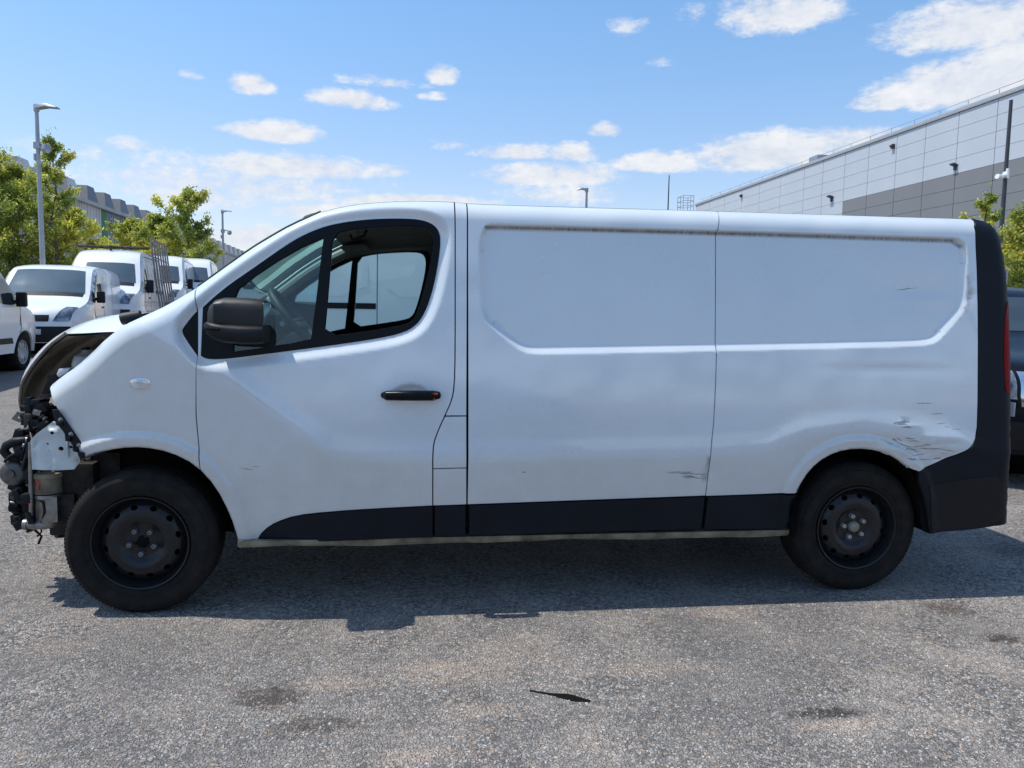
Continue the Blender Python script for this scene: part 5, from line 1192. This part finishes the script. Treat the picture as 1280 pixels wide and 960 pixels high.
def tree(x, y, H, crown, r0, nl, leaf, label, cat='tree', mats=LM, seed=1, group='trees behind the parked vans', nb=16, trunk=.09, low=.25, up=1.0, spur=None):
    """crown: half width; branches rise from the trunk, leaves grow in sprays along the twigs"""
    R = random.Random(seed); b = gz(y); t = tag(empty('leafy_tree', (x, y, b)), label, cat, group)
    tk = MB(); pts = [(0, 0, 0)]; 
    for i in range(1, 8): pts.append((R.uniform(-.04, .04)*i*H/12, R.uniform(-.04, .04)*i*H/12, H*.93*i/7))
    tk.tube(pts, [trunk*(1-.125*i) for i in range(8)], 8); twigs = []
    for k in range(nb):
        s = low+(1-low)*(k+.5)/nb; j = min(6, int(s*7)); q = Vector(pts[j]).lerp(Vector(pts[j+1]), s*7-j); a = k*2.4+R.uniform(-.5, .5)
        prof = math.sin(pi*min(1, (s-low)/(1-low)*.72+.28))**.8; ln = crown*prof*R.uniform(.65, 1.15)
        e = q+Vector((cos(a)*ln, sin(a)*ln, ln*up*R.uniform(.45, .95))); mid = q.lerp(e, .5)+Vector((0, 0, -.06*ln))
        tk.tube([q, mid, e], [trunk*.35*(1-s*.5), trunk*.2, .008], 5); twigs += [(q.lerp(mid, .4), mid), (mid, e)]
        for m in range(4):
            g = mid.lerp(e, R.uniform(-.3, .9)); h_ = g+Vector((R.gauss(0, .35), R.gauss(0, .35), R.uniform(-.05, .6)))*ln*.5; tk.tube([g, h_], [.012, .004], 4, cap=False); twigs.append((g, h_))
    twigs.append((Vector(pts[6]), Vector(pts[7])+Vector((0, 0, H*.07))))
    tk.build('trunk', M['bark'], t, True)
    v = np.zeros((nl*4, 3)); mi = np.zeros(nl, int); G = np.random.default_rng(seed)
    ti = G.integers(0, len(twigs), nl); s = G.random(nl)**.8; A = np.array([list(a) for a, _ in twigs]); Bq = np.array([list(c) for _, c in twigs])
    ctr = A[ti]+(Bq[ti]-A[ti])*s[:, None]+G.normal(0, 1, (nl, 3))*np.array([.10, .10, .09])*crown*.62
    n1 = G.normal(0, 1, (nl, 3)); n1 /= np.linalg.norm(n1, axis=1)[:, None]; u_ = np.cross(n1, G.normal(0, 1, (nl, 3))); u_ /= np.linalg.norm(u_, axis=1)[:, None]; w_ = np.cross(n1, u_)
    L_ = leaf*G.uniform(.6, 1.3, nl)[:, None]
    v[0::4] = ctr-u_*L_; v[1::4] = ctr-w_*L_*.42; v[2::4] = ctr+u_*L_; v[3::4] = ctr+w_*L_*.42
    cm = (np.sin(ctr[:, 0]*2.1+seed)+np.sin(ctr[:, 2]*2.7)+np.sin(ctr[:, 1]*1.7)+G.normal(0, .9, nl)); mi = np.where(cm > .7, 0, np.where(cm > -.6, 2, 1))
    me = bpy.data.meshes.new('crown'); me.vertices.add(nl*4); me.vertices.foreach_set('co', v.ravel()); me.loops.add(nl*4); me.loops.foreach_set('vertex_index', np.arange(nl*4)); me.polygons.add(nl)
    me.polygons.foreach_set('loop_start', np.arange(nl)*4); me.update(calc_edges=True); link('crown', me, mats, t); me.polygons.foreach_set('material_index', mi)
    return t
def tp(px, D): p = atD(px, 400, D); return float(p[0]), float(p[1])
x, y = tp(-18, 27); tree(x, y, 6.4, 2.0, 0, 24000, .062, 'dense yellow-green tree at the far left edge of the lot', seed=3, nb=34, low=.10)
x, y = tp(28, 28); tree(x, y, 5.7, 1.7, 0, 21000, .062, 'bushy yellow-green tree directly left of the tall lamp post', seed=11, nb=32, low=.08)
x, y = tp(72, 27); tree(x, y, 6.65, 1.25, 0, 9000, .07, 'slender tree with a high thin top just right of the tall lamp post', seed=5, nb=26, low=.10)
x, y = tp(98, 29); tree(x, y, 4.2, 1.5, 0, 13000, .062, 'low spreading tree half hidden by the dented van', seed=8, nb=22, low=.08)
x, y = tp(168, 38); tree(x, y, 4.6, 1.7, 0, 10000, .085, 'short bushy tree behind the glass rack', seed=21, nb=24, low=.1, mats=LM)
x, y = tp(204, 37); tree(x, y, 4.8, 1.6, 0, 10000, .085, 'small bushy tree between the glass rack and the taller tree', seed=23, nb=24, low=.1, mats=LM)
x, y = tp(238, 36); tree(x, y, 5.9, 1.6, 0, 11000, .085, 'taller dark green tree left of the slim lamp post', seed=29, nb=26, low=.15, mats=LM, up=1.2)
x, y = tp(1221, 21); tree(x, y, 4.6, .8, 0, 2600, .07, 'small sparse yellowing tree above the van rear corner', seed=41, nb=14, low=.3, group='trees before the warehouse')
x, y = tp(1283, 19); tree(x, y, 4.2, 1.15, 0, 9500, .065, 'leafy green tree at the right edge beneath the dark pole', seed=43, nb=26, low=.1, group='trees before the warehouse', mats=LM)
x, y = tp(1262, 20.5); tree(x, y, 3.3, .95, 0, 6500, .065, 'lower bushy tree between the sparse tree and the right edge', seed=47, nb=22, low=.08, group='trees before the warehouse', mats=LM)
# closed pane in the far door, and two vehicles added out of view for the flank to reflect
fp = link('side_glass', panel_mesh('side_glass', MG, [], Sw, base=.08, rim=0, off=.014), M['glass'], van); fp.scale = (1, -1, 1); fp.location = (0, VW, 0)
vehicle('parked_van', 'white van added behind the photographer, out of view, for the flank to reflect', 'van', (4.6, -12.5, 0), radians(152), UM, 1.90, (.92, 3.9), med_parts())
vehicle('parked_car', 'black car added behind the photographer, out of view, for the flank to reflect', 'car', (-2.2, -13.6, 0), radians(205), US, 1.86, (.88, 3.75), suv_parts, None, 'carblack', tr=.36, sills=.32)
